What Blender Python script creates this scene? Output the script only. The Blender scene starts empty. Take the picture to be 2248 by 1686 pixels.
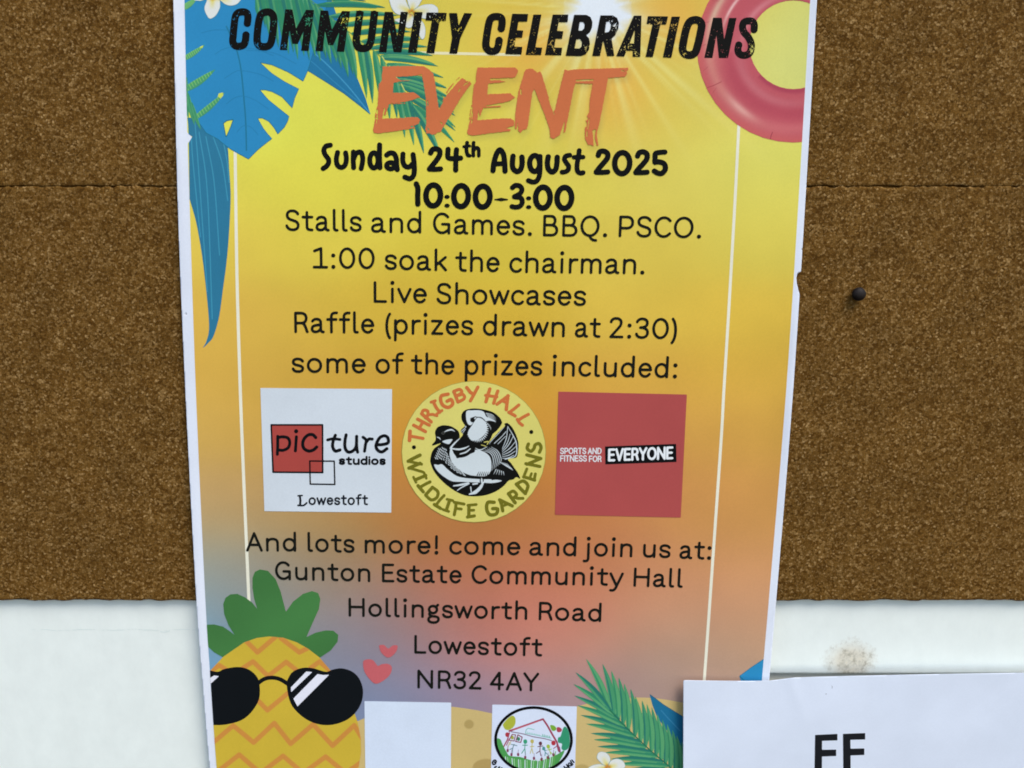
import bpy, math, random
import numpy as np
from mathutils import Vector

random.seed(7); RNG = np.random.default_rng(7)
SC = bpy.context.scene
COL = SC.collection

# ---------------------------------------------------------------- camera
W, H, FPX = 2248.0, 1686.0, 1900.0
PITCH = math.radians(8.6)
DREF = 0.4227
CAM = Vector((0.0, -(DREF * math.cos(PITCH) + 0.006), 1.50))
cd = bpy.data.cameras.new('camera'); cam = bpy.data.objects.new('camera', cd); COL.objects.link(cam)
cd.sensor_width = 36.0; cd.lens = 36.0 * FPX / W; cd.clip_start = 0.01; cd.clip_end = 200.0
cam.location = CAM; cam.rotation_euler = (math.radians(90) - PITCH, 0, 0)
SC.camera = cam
SC.cycles.filter_width = 1.8      # a phone lens, a little soft

# ---------------------------------------------------------------- light (open shade under a bright overcast sky)
SUN_EL, SUN_AZ = math.radians(52), math.radians(142)
world = bpy.data.worlds.new('World'); SC.world = world; world.use_nodes = True
nt = world.node_tree
sky = nt.nodes.new('ShaderNodeTexSky'); sky.sky_type = 'NISHITA'; sky.sun_disc = False
sky.sun_elevation = SUN_EL; sky.sun_rotation = SUN_AZ
nt.links.new(sky.outputs[0], nt.nodes['Background'].inputs['Color'])
nt.nodes['Background'].inputs['Strength'].default_value = 0.12
sd = bpy.data.lights.new('sun', 'SUN'); sd.energy = 1.5; sd.angle = math.radians(30); sd.color = (1.0, 0.95, 0.87)
sun = bpy.data.objects.new('sun', sd); COL.objects.link(sun)
sv = Vector((math.sin(SUN_AZ) * math.cos(SUN_EL), math.cos(SUN_AZ) * math.cos(SUN_EL), math.sin(SUN_EL)))
sun.rotation_euler = sv.to_track_quat('Z', 'Y').to_euler(); sun.location = (0.6, -1.2, 2.6)
SC.view_settings.view_transform = 'Standard'; SC.view_settings.look = 'None'
SC.view_settings.exposure = 0.80; SC.view_settings.gamma = 1.0
# response of a white surface here (per channel), used to turn observed colours into base colours
ILL = np.array([0.808, 0.857, 0.921])

# ---------------------------------------------------------------- geometry of the place
CORK_T = 0.0040          # thickness of the cork tiles
def paper_h(x, y):       # how far the poster stands off the painted board (metres)
    lift = 0.0016 * (np.exp(-np.clip(x - 380 - .045 * y, 0, None) / 45.0) * (.5 + .5 * np.sin(y / 170.0)) + np.exp(-np.clip(1794 - .07 * y - x, 0, None) / 45.0) * (.5 + .5 * np.sin(y / 140.0 + 2)))
    return 0.0064 + lift + 0.0007 * np.sin(x / 310.0 + 0.6) * np.sin(y / 420.0) + 0.0004 * np.sin(x / 120.0 + y / 260.0) + 0.00012 * np.sin(y / 31.0 + x / 170.0) * np.sin(x / 260.0 + 1) + 0.0008 * (np.clip((470 - x) / 90.0, 0, 1) ** 2) * np.clip((y - 900) / 700.0, 0, 1)
def sheet_h(x, y):
    return 0.0110 + 0.0012 * np.sin((x - 1500) / 260.0 + 1.0) + 0.0006 * np.sin(y / 90.0 + x / 200.0) + 0.00022 * np.sin(x / 47.0 + y / 80.0) * np.sin(y / 60.0 - x / 150.0) + 0.0002 * np.exp(-((x - 1735 - (y - 1490) * .35) / 16.0) ** 2) * np.clip((1640 - y) / 150.0, 0, 1)

def P(x, y, h):
    """photo pixel -> point of the surface standing h in front of the board plane (y=0)"""
    x = np.asarray(x, float); y = np.asarray(y, float)
    u = (x - W / 2) / FPX; v = (H / 2 - y) / FPX
    c, s = math.cos(PITCH), math.sin(PITCH)
    dy = c + v * s; dz = -s + v * c
    t = (-CAM.y - h) / dy
    return np.stack([t * u, -np.broadcast_to(h, t.shape) + 0 * t, CAM.z + t * dz], -1)

def lin(c):
    c = np.asarray(c, float) / 255.0
    return np.where(c <= 0.04045, c / 12.92, ((c + 0.055) / 1.055) ** 2.4)
def base(c):
    return np.clip(lin(c) / ILL, 0.0, 0.92)

# ---------------------------------------------------------------- fields, strokes, polygons
def smooth(pts, n=8, closed=False):
    p = np.array(pts, float)
    if len(p) < 3: return p
    q = np.vstack([p[-1:], p, p[:2]]) if closed else np.vstack([2 * p[:1] - p[1:2], p, 2 * p[-1:] - p[-2:-1]])
    out = []
    for i in range(1, len(q) - 2):
        a, b, c, d = q[i - 1], q[i], q[i + 1], q[i + 2]
        for k in range(n):
            t = k / n
            out.append(0.5 * ((2 * b) + (c - a) * t + (2 * a - 5 * b + 4 * c - d) * t * t + (3 * b - a - 3 * c + d) * t ** 3))
    if closed: out.append(out[0])
    else: out.append(q[-2])
    return np.array(out)

def zm(ox, oy, s):
    return lambda pts: np.array(pts, float) / s + np.array([ox, oy])

class Field:
    """signed distance on a grid of photo pixels, positive inside; optional colour canvas"""
    def __init__(s, x0, y0, x1, y1, step=1.0):
        s.x0, s.y0, s.st = x0, y0, step
        s.w = int((x1 - x0) / step) + 1; s.h = int((y1 - y0) / step) + 1
        s.F = np.full((s.h, s.w), -9.0 * step); s.C = None
    def win(s, a, b, c, d, m):
        i0 = max(0, int((a - m - s.x0) / s.st)); i1 = min(s.w, int((c + m - s.x0) / s.st) + 2)
        j0 = max(0, int((b - m - s.y0) / s.st)); j1 = min(s.h, int((d + m - s.y0) / s.st) + 2)
        if i1 <= i0 or j1 <= j0: return None
        X = s.x0 + s.st * np.arange(i0, i1)[None, :]; Y = s.y0 + s.st * np.arange(j0, j1)[:, None]
        return (slice(j0, j1), slice(i0, i1)), X, Y
    def _stroke(s, pts, r, butt):
        p = np.asarray(pts, float); r = np.atleast_1d(np.asarray(r, float))
        r = np.interp(np.linspace(0, 1, len(p)), np.linspace(0, 1, len(r)), r) if len(r) > 1 else np.full(len(p), r[0])
        m = r.max() + 3 * s.st
        wn = s.win(p[:, 0].min(), p[:, 1].min(), p[:, 0].max(), p[:, 1].max(), m)
        if wn is None: return None
        sl, X, Y = wn; out = np.full((X + Y).shape, -9.0 * s.st)
        n = len(p)
        for k in range(n - 1):
            a, b = p[k], p[k + 1]; d = b - a; L2 = max(d @ d, 1e-9)
            # local window inside the window
            gx0, gx1 = min(a[0], b[0]) - m, max(a[0], b[0]) + m; gy0, gy1 = min(a[1], b[1]) - m, max(a[1], b[1]) + m
            xi = np.nonzero((X[0] >= gx0) & (X[0] <= gx1))[0]; yi = np.nonzero((Y[:, 0] >= gy0) & (Y[:, 0] <= gy1))[0]
            if len(xi) == 0 or len(yi) == 0: continue
            ss = (slice(yi[0], yi[-1] + 1), slice(xi[0], xi[-1] + 1))
            xx = X[:, ss[1]] - a[0]; yy = Y[ss[0]] - a[1]
            tr = (xx * d[0] + yy * d[1]) / L2; t = np.clip(tr, 0, 1)
            dist = np.hypot(xx - t * d[0], yy - t * d[1])
            f = r[k] + t * (r[k + 1] - r[k]) - dist
            if butt and (k == 0 or k == n - 2):
                L = math.sqrt(L2)
                if k == 0: f = np.minimum(f, tr * L)
                if k == n - 2: f = np.minimum(f, (1 - tr) * L)
            out[ss] = np.maximum(out[ss], f)
        return sl, out
    def _poly(s, pts):
        p = np.asarray(pts, float)
        if np.hypot(*(p[0] - p[-1])) > 1e-6: p = np.vstack([p, p[:1]])
        m = 3 * s.st
        wn = s.win(p[:, 0].min(), p[:, 1].min(), p[:, 0].max(), p[:, 1].max(), m)
        if wn is None: return None
        sl, X, Y = wn; D = np.full((X + Y).shape, 4.0 * s.st); ins = np.zeros(D.shape, bool)
        for k in range(len(p) - 1):
            a, b = p[k], p[k + 1]; d = b - a; L2 = max(d @ d, 1e-9)
            ys = Y[:, 0]
            rr = np.nonzero((ys >= min(a[1], b[1])) & (ys < max(a[1], b[1])))[0]
            if len(rr):
                xc = a[0] + (ys[rr] - a[1]) / d[1] * d[0]
                ins[rr] ^= X < xc[:, None]
            xi = np.nonzero((X[0] >= min(a[0], b[0]) - 4 * s.st) & (X[0] <= max(a[0], b[0]) + 4 * s.st))[0]
            yi = np.nonzero((ys >= min(a[1], b[1]) - 4 * s.st) & (ys <= max(a[1], b[1]) + 4 * s.st))[0]
            if len(xi) == 0 or len(yi) == 0: continue
            ss = (slice(yi[0], yi[-1] + 1), slice(xi[0], xi[-1] + 1))
            xx = X[:, ss[1]] - a[0]; yy = Y[ss[0]] - a[1]
            t = np.clip((xx * d[0] + yy * d[1]) / L2, 0, 1)
            D[ss] = np.minimum(D[ss], np.hypot(xx - t * d[0], yy - t * d[1]))
        return sl, np.where(ins, D, -D)
    def _apply(s, res, col, cut, only=False):
        if res is None: return
        sl, f = res
        if cut:
            s.F[sl] = np.minimum(s.F[sl], -f); return
        if col is not None:
            if s.C is None: s.C = np.zeros((s.h, s.w, 3))
            c = np.asarray(col, float)
            if c.ndim == 1: c = np.broadcast_to(c, f.shape + (3,))
            a = np.clip(0.5 + f / s.st, 0, 1)[..., None]
            if not only:
                new = (s.F[sl] < 0) & (f > -2.5 * s.st)
                a = np.where(new[..., None], 1.0, a)
            s.C[sl] = s.C[sl] * (1 - a) + c * a
        if not only: s.F[sl] = np.maximum(s.F[sl], f)
    def stroke(s, pts, r, col=None, cut=False, butt=False, only=False, sm=False, closed=False):
        if sm: pts = smooth(pts, 6, closed)
        elif closed: pts = np.vstack([pts, pts[:1]])
        s._apply(s._stroke(pts, r, butt), col, cut, only); return s
    def poly(s, pts, col=None, cut=False, only=False, sm=False):
        if sm: pts = smooth(pts, 6, True)
        s._apply(s._poly(pts), col, cut, only); return s
    def ell(s, cx, cy, rx, ry, col=None, cut=False, only=False, rot=0.0):
        a = np.linspace(0, 2 * np.pi, 41)[:-1]; c, q = math.cos(rot), math.sin(rot)
        x = rx * np.cos(a); y = ry * np.sin(a)
        return s.poly(np.stack([cx + x * c - y * q, cy + x * q + y * c], 1), col, cut, only)
    def clip(s, pts):
        r = s._poly(pts); g = np.full(s.F.shape, -4.0 * s.st)
        if r is not None: g[r[0]] = r[1]
        s.F = np.minimum(s.F, g); return s

# ---------------------------------------------------------------- field -> mesh (marching squares)
_E = {1: ['a', 'ab', 'da'], 2: ['b', 'bc', 'ab'], 4: ['c', 'cd', 'bc'], 8: ['d', 'da', 'cd'],
      3: ['a', 'b', 'bc', 'da'], 6: ['b', 'c', 'cd', 'ab'], 12: ['c', 'd', 'da', 'bc'], 9: ['d', 'a', 'ab', 'cd'],
      7: ['a', 'b', 'c', 'cd', 'da'], 14: ['b', 'c', 'd', 'da', 'ab'], 13: ['c', 'd', 'a', 'ab', 'bc'], 11: ['d', 'a', 'b', 'bc', 'cd']}
def mesh_from(fd, merge=8):
    F = fd.F; h, w = F.shape; I = F > 0
    code = I[:-1, :-1] * 1 + I[:-1, 1:] * 2 + I[1:, 1:] * 4 + I[1:, :-1] * 8
    NN = h * w
    def corner(k, j, i):
        return {'a': j * w + i, 'b': j * w + i + 1, 'c': (j + 1) * w + i + 1, 'd': (j + 1) * w + i}[k]
    def edge(k, j, i):
        return {'ab': NN + j * w + i, 'cd': NN + (j + 1) * w + i, 'da': 2 * NN + j * w + i, 'bc': 2 * NN + j * w + i + 1}[k]
    loops, sizes = [], []
    def emit(cs, names, j, i):
        arr = np.stack([corner(k, j, i) if len(k) == 1 else edge(k, j, i) for k in names], 1)
        arr = arr[:, ::-1]
        loops.append(arr.ravel()); sizes.append(np.full(len(arr), len(names)))
    for c, names in _E.items():
        j, i = np.nonzero(code == c)
        if len(j): emit(c, names, j, i)
    for c, two in ((5, (1, 4)), (10, (2, 8))):
        j, i = np.nonzero(code == c)
        if len(j):
            for t in two: emit(t, _E[t], j, i)
    full = code == 15
    if merge > 1:
        hh, ww = (full.shape[0] // merge) * merge, (full.shape[1] // merge) * merge
        if hh and ww:
            blk = full[:hh, :ww].reshape(hh // merge, merge, ww // merge, merge).all(axis=(1, 3))
            bj, bi = np.nonzero(blk)
            if len(bj):
                j0, i0 = bj * merge, bi * merge; m = merge
                arr = np.stack([(j0 + m) * w + i0, (j0 + m) * w + i0 + m, j0 * w + i0 + m, j0 * w + i0], 1)
                loops.append(arr.ravel()); sizes.append(np.full(len(arr), 4))
                big = np.kron(blk, np.ones((merge, merge), bool)); f2 = full.copy(); f2[:hh, :ww] &= ~big; full = f2
    j, i = np.nonzero(full)
    if len(j): emit(15, ['a', 'b', 'c', 'd'], j, i)
    if not loops: return None
    L = np.concatenate(loops); S = np.concatenate(sizes)
    ids, L = np.unique(L, return_inverse=True)
    kind = ids // NN; r = ids % NN; j, i = r // w, r % w
    x = i.astype(float); y = j.astype(float)
    k1 = kind == 1; k2 = kind == 2
    a = F[j[k1], i[k1]]; b = F[j[k1], i[k1] + 1]; x[k1] += a / (a - b + 1e-12)
    a = F[j[k2], i[k2]]; b = F[j[k2] + 1, i[k2]]; y[k2] += a / (a - b + 1e-12)
    col = None
    if fd.C is not None:
        xi = np.clip(x, 0, w - 1.001); yi = np.clip(y, 0, h - 1.001)
        x0 = xi.astype(int); y0 = yi.astype(int); fx = (xi - x0)[:, None]; fy = (yi - y0)[:, None]
        col = (fd.C[y0, x0] * (1 - fx) + fd.C[y0, x0 + 1] * fx) * (1 - fy) + (fd.C[y0 + 1, x0] * (1 - fx) + fd.C[y0 + 1, x0 + 1] * fx) * fy
    return fd.x0 + x * fd.st, fd.y0 + y * fd.st, L, S, col

# ---------------------------------------------------------------- materials
def newmat(name, rough=0.6, spec=0.25):
    m = bpy.data.materials.new(name); m.use_nodes = True
    b = m.node_tree.nodes['Principled BSDF']; b.inputs['Roughness'].default_value = rough
    b.inputs['Specular IOR Level'].default_value = spec
    return m, m.node_tree, b
def grain(t, b, colsock, amp=0.022, scale=1100.0, bump=0.00002, blot=0.03):
    """paper fibre and slightly uneven ink"""
    g = t.nodes.new('ShaderNodeNewGeometry')
    n1 = t.nodes.new('ShaderNodeTexNoise'); n1.inputs['Scale'].default_value = scale; n1.inputs['Detail'].default_value = 2
    n2 = t.nodes.new('ShaderNodeTexNoise'); n2.inputs['Scale'].default_value = 45.0; n2.inputs['Detail'].default_value = 4
    for n in (n1, n2): t.links.new(g.outputs['Position'], n.inputs['Vector'])
    r1 = t.nodes.new('ShaderNodeMapRange'); r1.inputs['From Min'].default_value = .3; r1.inputs['From Max'].default_value = .7
    r1.inputs['To Min'].default_value = 1 - amp; r1.inputs['To Max'].default_value = 1 + amp
    r2 = t.nodes.new('ShaderNodeMapRange'); r2.inputs['From Min'].default_value = .3; r2.inputs['From Max'].default_value = .7
    r2.inputs['To Min'].default_value = 1 - blot; r2.inputs['To Max'].default_value = 1 + blot
    t.links.new(n1.outputs['Fac'], r1.inputs['Value']); t.links.new(n2.outputs['Fac'], r2.inputs['Value'])
    mu = t.nodes.new('ShaderNodeMath'); mu.operation = 'MULTIPLY'
    t.links.new(r1.outputs[0], mu.inputs[0]); t.links.new(r2.outputs[0], mu.inputs[1])
    vm = t.nodes.new('ShaderNodeVectorMath'); vm.operation = 'SCALE'
    t.links.new(colsock, vm.inputs[0]); t.links.new(mu.outputs[0], vm.inputs['Scale'])
    t.links.new(vm.outputs[0], b.inputs['Base Color'])
    bp = t.nodes.new('ShaderNodeBump'); bp.inputs['Strength'].default_value = 0.5; bp.inputs['Distance'].default_value = bump
    t.links.new(n1.outputs['Fac'], bp.inputs['Height']); t.links.new(bp.outputs[0], b.inputs['Normal'])
_ink = {}
def ink(c, rough=0.6):
    k = tuple(c)
    if k not in _ink:
        m, t, b = newmat('printed_ink_%d' % (len(_ink) + 1), rough, 0.07)
        rgb = t.nodes.new('ShaderNodeRGB'); rgb.outputs[0].default_value = (*base(c), 1)
        grain(t, b, rgb.outputs[0])
        _ink[k] = m
    return _ink[k]
def attr_mat():
    m, t, b = newmat('printed_picture', 0.6, 0.07)
    a = t.nodes.new('ShaderNodeAttribute'); a.attribute_name = 'ink_colour'
    grain(t, b, a.outputs['Color']); return m
PRINT = attr_mat()

# ---------------------------------------------------------------- objects
def empty(name, loc, label, cat, kind=None):
    o = bpy.data.objects.new(name, None); COL.objects.link(o); o.location = loc
    o.empty_display_size = 0.02; o['label'] = label; o['category'] = cat
    return o
def link_mesh(name, co, L, S, mat, parent=None, col=None, label=None):
    me = bpy.data.meshes.new(name)
    org = np.array(parent_loc(parent)) if parent else np.zeros(3)
    co = np.asarray(co) - org
    me.vertices.add(len(co)); me.vertices.foreach_set('co', co.astype(np.float32).ravel())
    me.loops.add(len(L)); me.loops.foreach_set('vertex_index', L.astype(np.int32))
    me.polygons.add(len(S)); st = np.concatenate([[0], np.cumsum(S)[:-1]])
    me.polygons.foreach_set('loop_start', st.astype(np.int32)); me.polygons.foreach_set('loop_total', S.astype(np.int32))
    me.update(calc_edges=True)
    if col is not None:
        a = me.attributes.new('ink_colour', 'FLOAT_COLOR', 'POINT')
        c4 = np.concatenate([col, np.ones((len(col), 1))], 1); a.data.foreach_set('color', c4.astype(np.float32).ravel())
    me.materials.append(mat)
    o = bpy.data.objects.new(name, me); COL.objects.link(o)
    if parent: o.parent = parent
    if label: o['label'] = label
    return o
def parent_loc(p):
    v = Vector((0, 0, 0))
    while p is not None: v += p.location; p = p.parent
    return v
# every layer of print lies a hair in front of the one below it
def layer(name, fd, depth, parent, color=None, hf=paper_h, merge=8, label=None, mat=None):
    r = mesh_from(fd, merge if fd.C is None else 1)
    if r is None: raise RuntimeError('empty ' + name)
    x, y, L, S, col = r
    co = P(x, y, hf(x, y) + depth * 1e-5)
    if col is not None:
        return link_mesh(name, co, L, S, PRINT, parent, base(col), label)
    return link_mesh(name, co, L, S, mat or ink(color), parent, None, label)

# ================================================================= THE BOARD
LP = [(-260, 0), (0, 0)]
def grid_sheet(x0, x1, y0, y1, nx, ny, hfun):
    xs = np.linspace(x0, x1, nx); ys = np.linspace(y0, y1, ny); X, Y = np.meshgrid(xs, ys)
    return X.ravel(), Y.ravel()

# --- cork tiles: front face, ragged edges with real thickness
def cork_mat():
    m, t, b = newmat('cork', 0.85, 0.05)
    g = t.nodes.new('ShaderNodeNewGeometry')
    vo = t.nodes.new('ShaderNodeTexVoronoi'); vo.inputs['Scale'].default_value = 1000.0; vo.inputs['Randomness'].default_value = 1
    wn = t.nodes.new('ShaderNodeTexNoise'); wn.inputs['Scale'].default_value = 1500; wn.inputs['Detail'].default_value = 3
    ad = t.nodes.new('ShaderNodeVectorMath'); ad.operation = 'MULTIPLY_ADD'
    t.links.new(g.outputs['Position'], wn.inputs['Vector'])
    t.links.new(wn.outputs['Color'], ad.inputs[0]); ad.inputs[1].default_value = (0.0007,) * 3; t.links.new(g.outputs['Position'], ad.inputs[2])
    t.links.new(ad.outputs[0], vo.inputs['Vector'])
    vd = t.nodes.new('ShaderNodeTexVoronoi'); vd.feature = 'DISTANCE_TO_EDGE'; vd.inputs['Scale'].default_value = 1000.0
    t.links.new(ad.outputs[0], vd.inputs['Vector'])
    sep = t.nodes.new('ShaderNodeSeparateColor'); t.links.new(vo.outputs['Color'], sep.inputs[0])
    cr = t.nodes.new('ShaderNodeValToRGB'); e = cr.color_ramp
    e.elements[0].position = 0.0; e.elements[0].color = (*base((74, 49, 16)), 1)
    e.elements[1].position = 1.0; e.elements[1].color = (*base((150, 122, 78)), 1)
    for p_, c_ in ((0.25, (94, 66, 26)), (0.62, (108, 80, 38)), (0.86, (124, 96, 54)), (0.95, (132, 104, 62))):
        q = e.elements.new(p_); q.color = (*base(c_), 1)
    t.links.new(sep.outputs[0], cr.inputs['Fac'])
    # dark joints between the granules
    mr = t.nodes.new('ShaderNodeMapRange'); mr.inputs['From Max'].default_value = 0.13
    mr.inputs['To Min'].default_value = 0.58; mr.inputs['To Max'].default_value = 1.0
    t.links.new(vd.outputs['Distance'], mr.inputs['Value'])
    n2 = t.nodes.new('ShaderNodeTexNoise'); n2.inputs['Scale'].default_value = 38; n2.inputs['Detail'].default_value = 9; n2.inputs['Roughness'].default_value = .7
    t.links.new(g.outputs['Position'], n2.inputs['Vector'])
    m2 = t.nodes.new('ShaderNodeMapRange'); m2.inputs['From Min'].default_value = .3; m2.inputs['From Max'].default_value = .7
    m2.inputs['To Min'].default_value = 0.84; m2.inputs['To Max'].default_value = 1.25
    t.links.new(n2.outputs['Fac'], m2.inputs['Value'])
    mu = t.nodes.new('ShaderNodeMath'); mu.operation = 'MULTIPLY'; t.links.new(mr.outputs[0], mu.inputs[0]); t.links.new(m2.outputs[0], mu.inputs[1])
    vm = t.nodes.new('ShaderNodeVectorMath'); vm.operation = 'SCALE'
    t.links.new(cr.outputs['Color'], vm.inputs[0]); t.links.new(mu.outputs[0], vm.inputs['Scale'])
    t.links.new(vm.outputs[0], b.inputs['Base Color'])
    hm = t.nodes.new('ShaderNodeMath'); hm.operation = 'MULTIPLY_ADD'
    t.links.new(sep.outputs[1], hm.inputs[0]); hm.inputs[1].default_value = 0.6; t.links.new(mr.outputs[0], hm.inputs[2])
    bp = t.nodes.new('ShaderNodeBump'); bp.inputs['Strength'].default_value = 0.9; bp.inputs['Distance'].default_value = 0.0004
    t.links.new(hm.outputs[0], bp.inputs['Height']); t.links.new(bp.outputs[0], b.inputs['Normal'])
    return m
CORK = cork_mat()

def slab(name, x0, x1, z0, z1, yb, yf, mat, parent, cell=0.004, rag=0.0003, rnd=0.0006, label=None, seed=1):
    """a board with a finely cut front whose rim is rounded and slightly ragged (world metres)"""
    nx = int((x1 - x0) / cell) + 1; nz = int((z1 - z0) / cell) + 1
    rg = np.random.default_rng(seed)
    xs = np.linspace(x0, x1, nx); zs = np.linspace(z0, z1, nz)
    # extra rows near the rim to round it
    xs = np.unique(np.concatenate([xs, [x0 + rnd * .3, x0 + rnd, x1 - rnd * .3, x1 - rnd]]))
    zs = np.unique(np.concatenate([zs, [z0 + rnd * .3, z0 + rnd, z1 - rnd * .3, z1 - rnd]]))
    X, Z = np.meshgrid(xs, zs); nz, nx = X.shape
    d = np.minimum(np.minimum(X - x0, x1 - X), np.minimum(Z - z0, z1 - Z))
    rr = np.clip(1 - d / rnd, 0, 1); Y = yf + (rnd * (1 - np.sqrt(np.clip(1 - rr ** 2, 0, 1))))
    jx = np.convolve(rg.normal(0, 1, nx + 6), np.ones(3) / 3, 'same')[3:-3] * rag; j2 = rg.normal(0, rag, nx)
    jz = np.convolve(rg.normal(0, 1, nz + 6), np.ones(3) / 3, 'same')[3:-3] * rag
    Z = Z.copy(); X = X.copy()
    for k in (0, 1): Z[k] += jx; Z[-1 - k] += j2
    for k in (0, 1): X[:, k] += jz; X[:, -1 - k] += jz[::-1]
    front = np.stack([X, Y, Z], -1).reshape(-1, 3)
    idx = np.arange(nx * nz).reshape(nz, nx)
    q = np.stack([idx[:-1, :-1], idx[:-1, 1:], idx[1:, 1:], idx[1:, :-1]], -1).reshape(-1, 4)
    rim = np.concatenate([idx[0, :-1], idx[:-1, -1], idx[-1, :0:-1], idx[:0:-1, 0]])
    back = front[rim].copy(); back[:, 1] = yb
    n = len(rim); o = len(front); r = np.arange(n); r1 = (r + 1) % n
    q2 = np.stack([rim[r], o + r, o + r1, rim[r1]], 1)
    L = np.concatenate([q.ravel(), q2.ravel(), (o + r[::-1])]); S = np.concatenate([np.full(len(q) + len(q2), 4), [n]])
    ob = link_mesh(name, np.concatenate([front, back]), L, S, mat, parent, None, label)
    return ob

def wx(x, y, h): return float(P(x, y, h)[0])
def wz(x, y, h): return float(P(x, y, h)[2])
z_seam = wz(1124, 409, CORK_T); z_bot = wz(1124, 1318.5, CORK_T)
board = empty('cork_board', (0, 0, z_bot), 'brown cork notice board of two tiles behind the yellow poster', 'notice board')
slab('cork_tile', -0.46, 0.47, z_bot, z_seam - 0.00012, -0.0002, -CORK_T, CORK, board, rag=0.0004, label='lower cork tile ending above the white boards', seed=3, cell=0.002)
slab('cork_tile', -0.46, 0.47, z_seam + 0.00012, z_seam + 0.30, -0.0002, -CORK_T, CORK, board, rag=0.0003, label='upper cork tile', seed=5, cell=0.002)

slab('backing_strip', -0.455, 0.465, z_seam - 0.004, z_seam + 0.004, -0.0001, -CORK_T * .55, CORK, board, rag=0.0, rnd=0.0003, cell=0.01)

# --- painted boards and the wall behind
def paint_mat(name, c, stain=None):
    m, t, b = newmat(name, 0.45, 0.35)
    g = t.nodes.new('ShaderNodeNewGeometry')
    mp = t.nodes.new('ShaderNodeMapping'); mp.inputs['Scale'].default_value = (1.2, 1, 0.8); t.links.new(g.outputs['Position'], mp.inputs['Vector'])
    n1 = t.nodes.new('ShaderNodeTexNoise'); n1.inputs['Scale'].default_value = 70; n1.inputs['Detail'].default_value = 8; n1.inputs['Roughness'].default_value = .65
    t.links.new(mp.outputs[0], n1.inputs['Vector'])
    cr = t.nodes.new('ShaderNodeValToRGB'); e = cr.color_ramp
    e.elements[0].position = .25; e.elements[0].color = (*base(np.array(c) * .972), 1); e.elements[1].position = .7; e.elements[1].color = (*base(np.array(c) * 1.01), 1)
    t.links.new(n1.outputs['Fac'], cr.inputs['Fac']); out = cr.outputs['Color']
    h = n1.outputs['Fac']
    if stain is not None:
        sx, sz, rx, rz = stain
        mp2 = t.nodes.new('ShaderNodeMapping'); mp2.vector_type = 'POINT'
        mp2.inputs['Location'].default_value = (-sx / rx, 0, -sz / rz); mp2.inputs['Scale'].default_value = (1 / rx, 0, 1 / rz)
        t.links.new(g.outputs['Position'], mp2.inputs['Vector'])
        nn = t.nodes.new('ShaderNodeTexNoise'); nn.inputs['Scale'].default_value = 210; nn.inputs['Detail'].default_value = 9; nn.inputs['Roughness'].default_value = .75
        t.links.new(g.outputs['Position'], nn.inputs['Vector'])
        ln = t.nodes.new('ShaderNodeVectorMath'); ln.operation = 'LENGTH'; t.links.new(mp2.outputs[0], ln.inputs[0])
        m1 = t.nodes.new('ShaderNodeMath'); m1.operation = 'MULTIPLY_ADD'; t.links.new(nn.outputs['Fac'], m1.inputs[0]); m1.inputs[1].default_value = 1.5; t.links.new(ln.outputs['Value'], m1.inputs[2])
        mr = t.nodes.new('ShaderNodeMapRange'); mr.inputs['From Min'].default_value = 1.25; mr.inputs['From Max'].default_value = 1.85
        mr.inputs['To Min'].default_value = 1; mr.inputs['To Max'].default_value = 0; t.links.new(m1.outputs[0], mr.inputs['Value'])
        c2 = t.nodes.new('ShaderNodeValToRGB'); c2.color_ramp.elements[0].color = (*base((160, 157, 143)), 1); c2.color_ramp.elements[0].position = .40
        c2.color_ramp.elements[1].color = (*base((203, 196, 176)), 1); c2.color_ramp.elements[1].position = .64
        q = c2.color_ramp.elements.new(.51); q.color = (*base((200, 199, 188)), 1)
        t.links.new(nn.outputs['Fac'], c2.inputs['Fac'])
        mx = t.nodes.new('ShaderNodeMix'); mx.data_type = 'RGBA'
        t.links.new(mr.outputs[0], mx.inputs[0]); t.links.new(out, mx.inputs[6]); t.links.new(c2.outputs['Color'], mx.inputs[7]); out = mx.outputs[2]
    t.links.new(out, b.inputs['Base Color'])
    bp = t.nodes.new('ShaderNodeBump'); bp.inputs['Strength'].default_value = 0.5; bp.inputs['Distance'].default_value = 0.0003
    t.links.new(h, bp.inputs['Height']); t.links.new(bp.outputs[0], b.inputs['Normal'])
    return m
sx, sz = wx(1868, 1452, 0), wz(1868, 1452, 0)
PAINT_L = paint_mat('white_gloss_paint', (217, 227, 226))
PAINT_R = paint_mat('white_gloss_paint_worn', (217, 227, 226), (sx, sz, 0.0135, 0.0115))
PAINT_W = paint_mat('grey_white_wall_paint', (196, 200, 194))
x_mid = wx(1300, 1500, 0); z_step = wz(1750, 1481, 0)
def white_board(label, x0, x1, z0, z1, mat, seed):
    o = slab('painted_board', x0, x1, z0, z1, 0.0029, 0.0, mat, None, cell=0.006, rag=0.00012, rnd=0.0015, seed=seed)
    o['label'] = label; o['category'] = 'board'; o['group'] = 'white painted boards carrying the cork'
    return o
white_board('long white painted board showing left of the poster below the cork, with a cracked coat', -0.46, x_mid - 0.0004, z_bot - 0.34, z_seam + 0.30, PAINT_L, 11)
white_board('short white painted board right of the poster, scuffed to bare brown at its lower edge', x_mid + 0.0004, 0.47, z_step, z_seam + 0.30, PAINT_R, 12)
wv = np.array([(-1.2, 0.003, 0.3), (1.2, 0.003, 0.3), (1.2, 0.003, 2.7), (-1.2, 0.003, 2.7), (-1.2, 0.10, 0.3), (1.2, 0.10, 0.3), (1.2, 0.10, 2.7), (-1.2, 0.10, 2.7)])
wf = np.array([0, 1, 2, 3, 5, 4, 7, 6, 4, 5, 1, 0, 3, 2, 6, 7, 1, 5, 6, 2, 4, 0, 3, 7])
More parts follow.
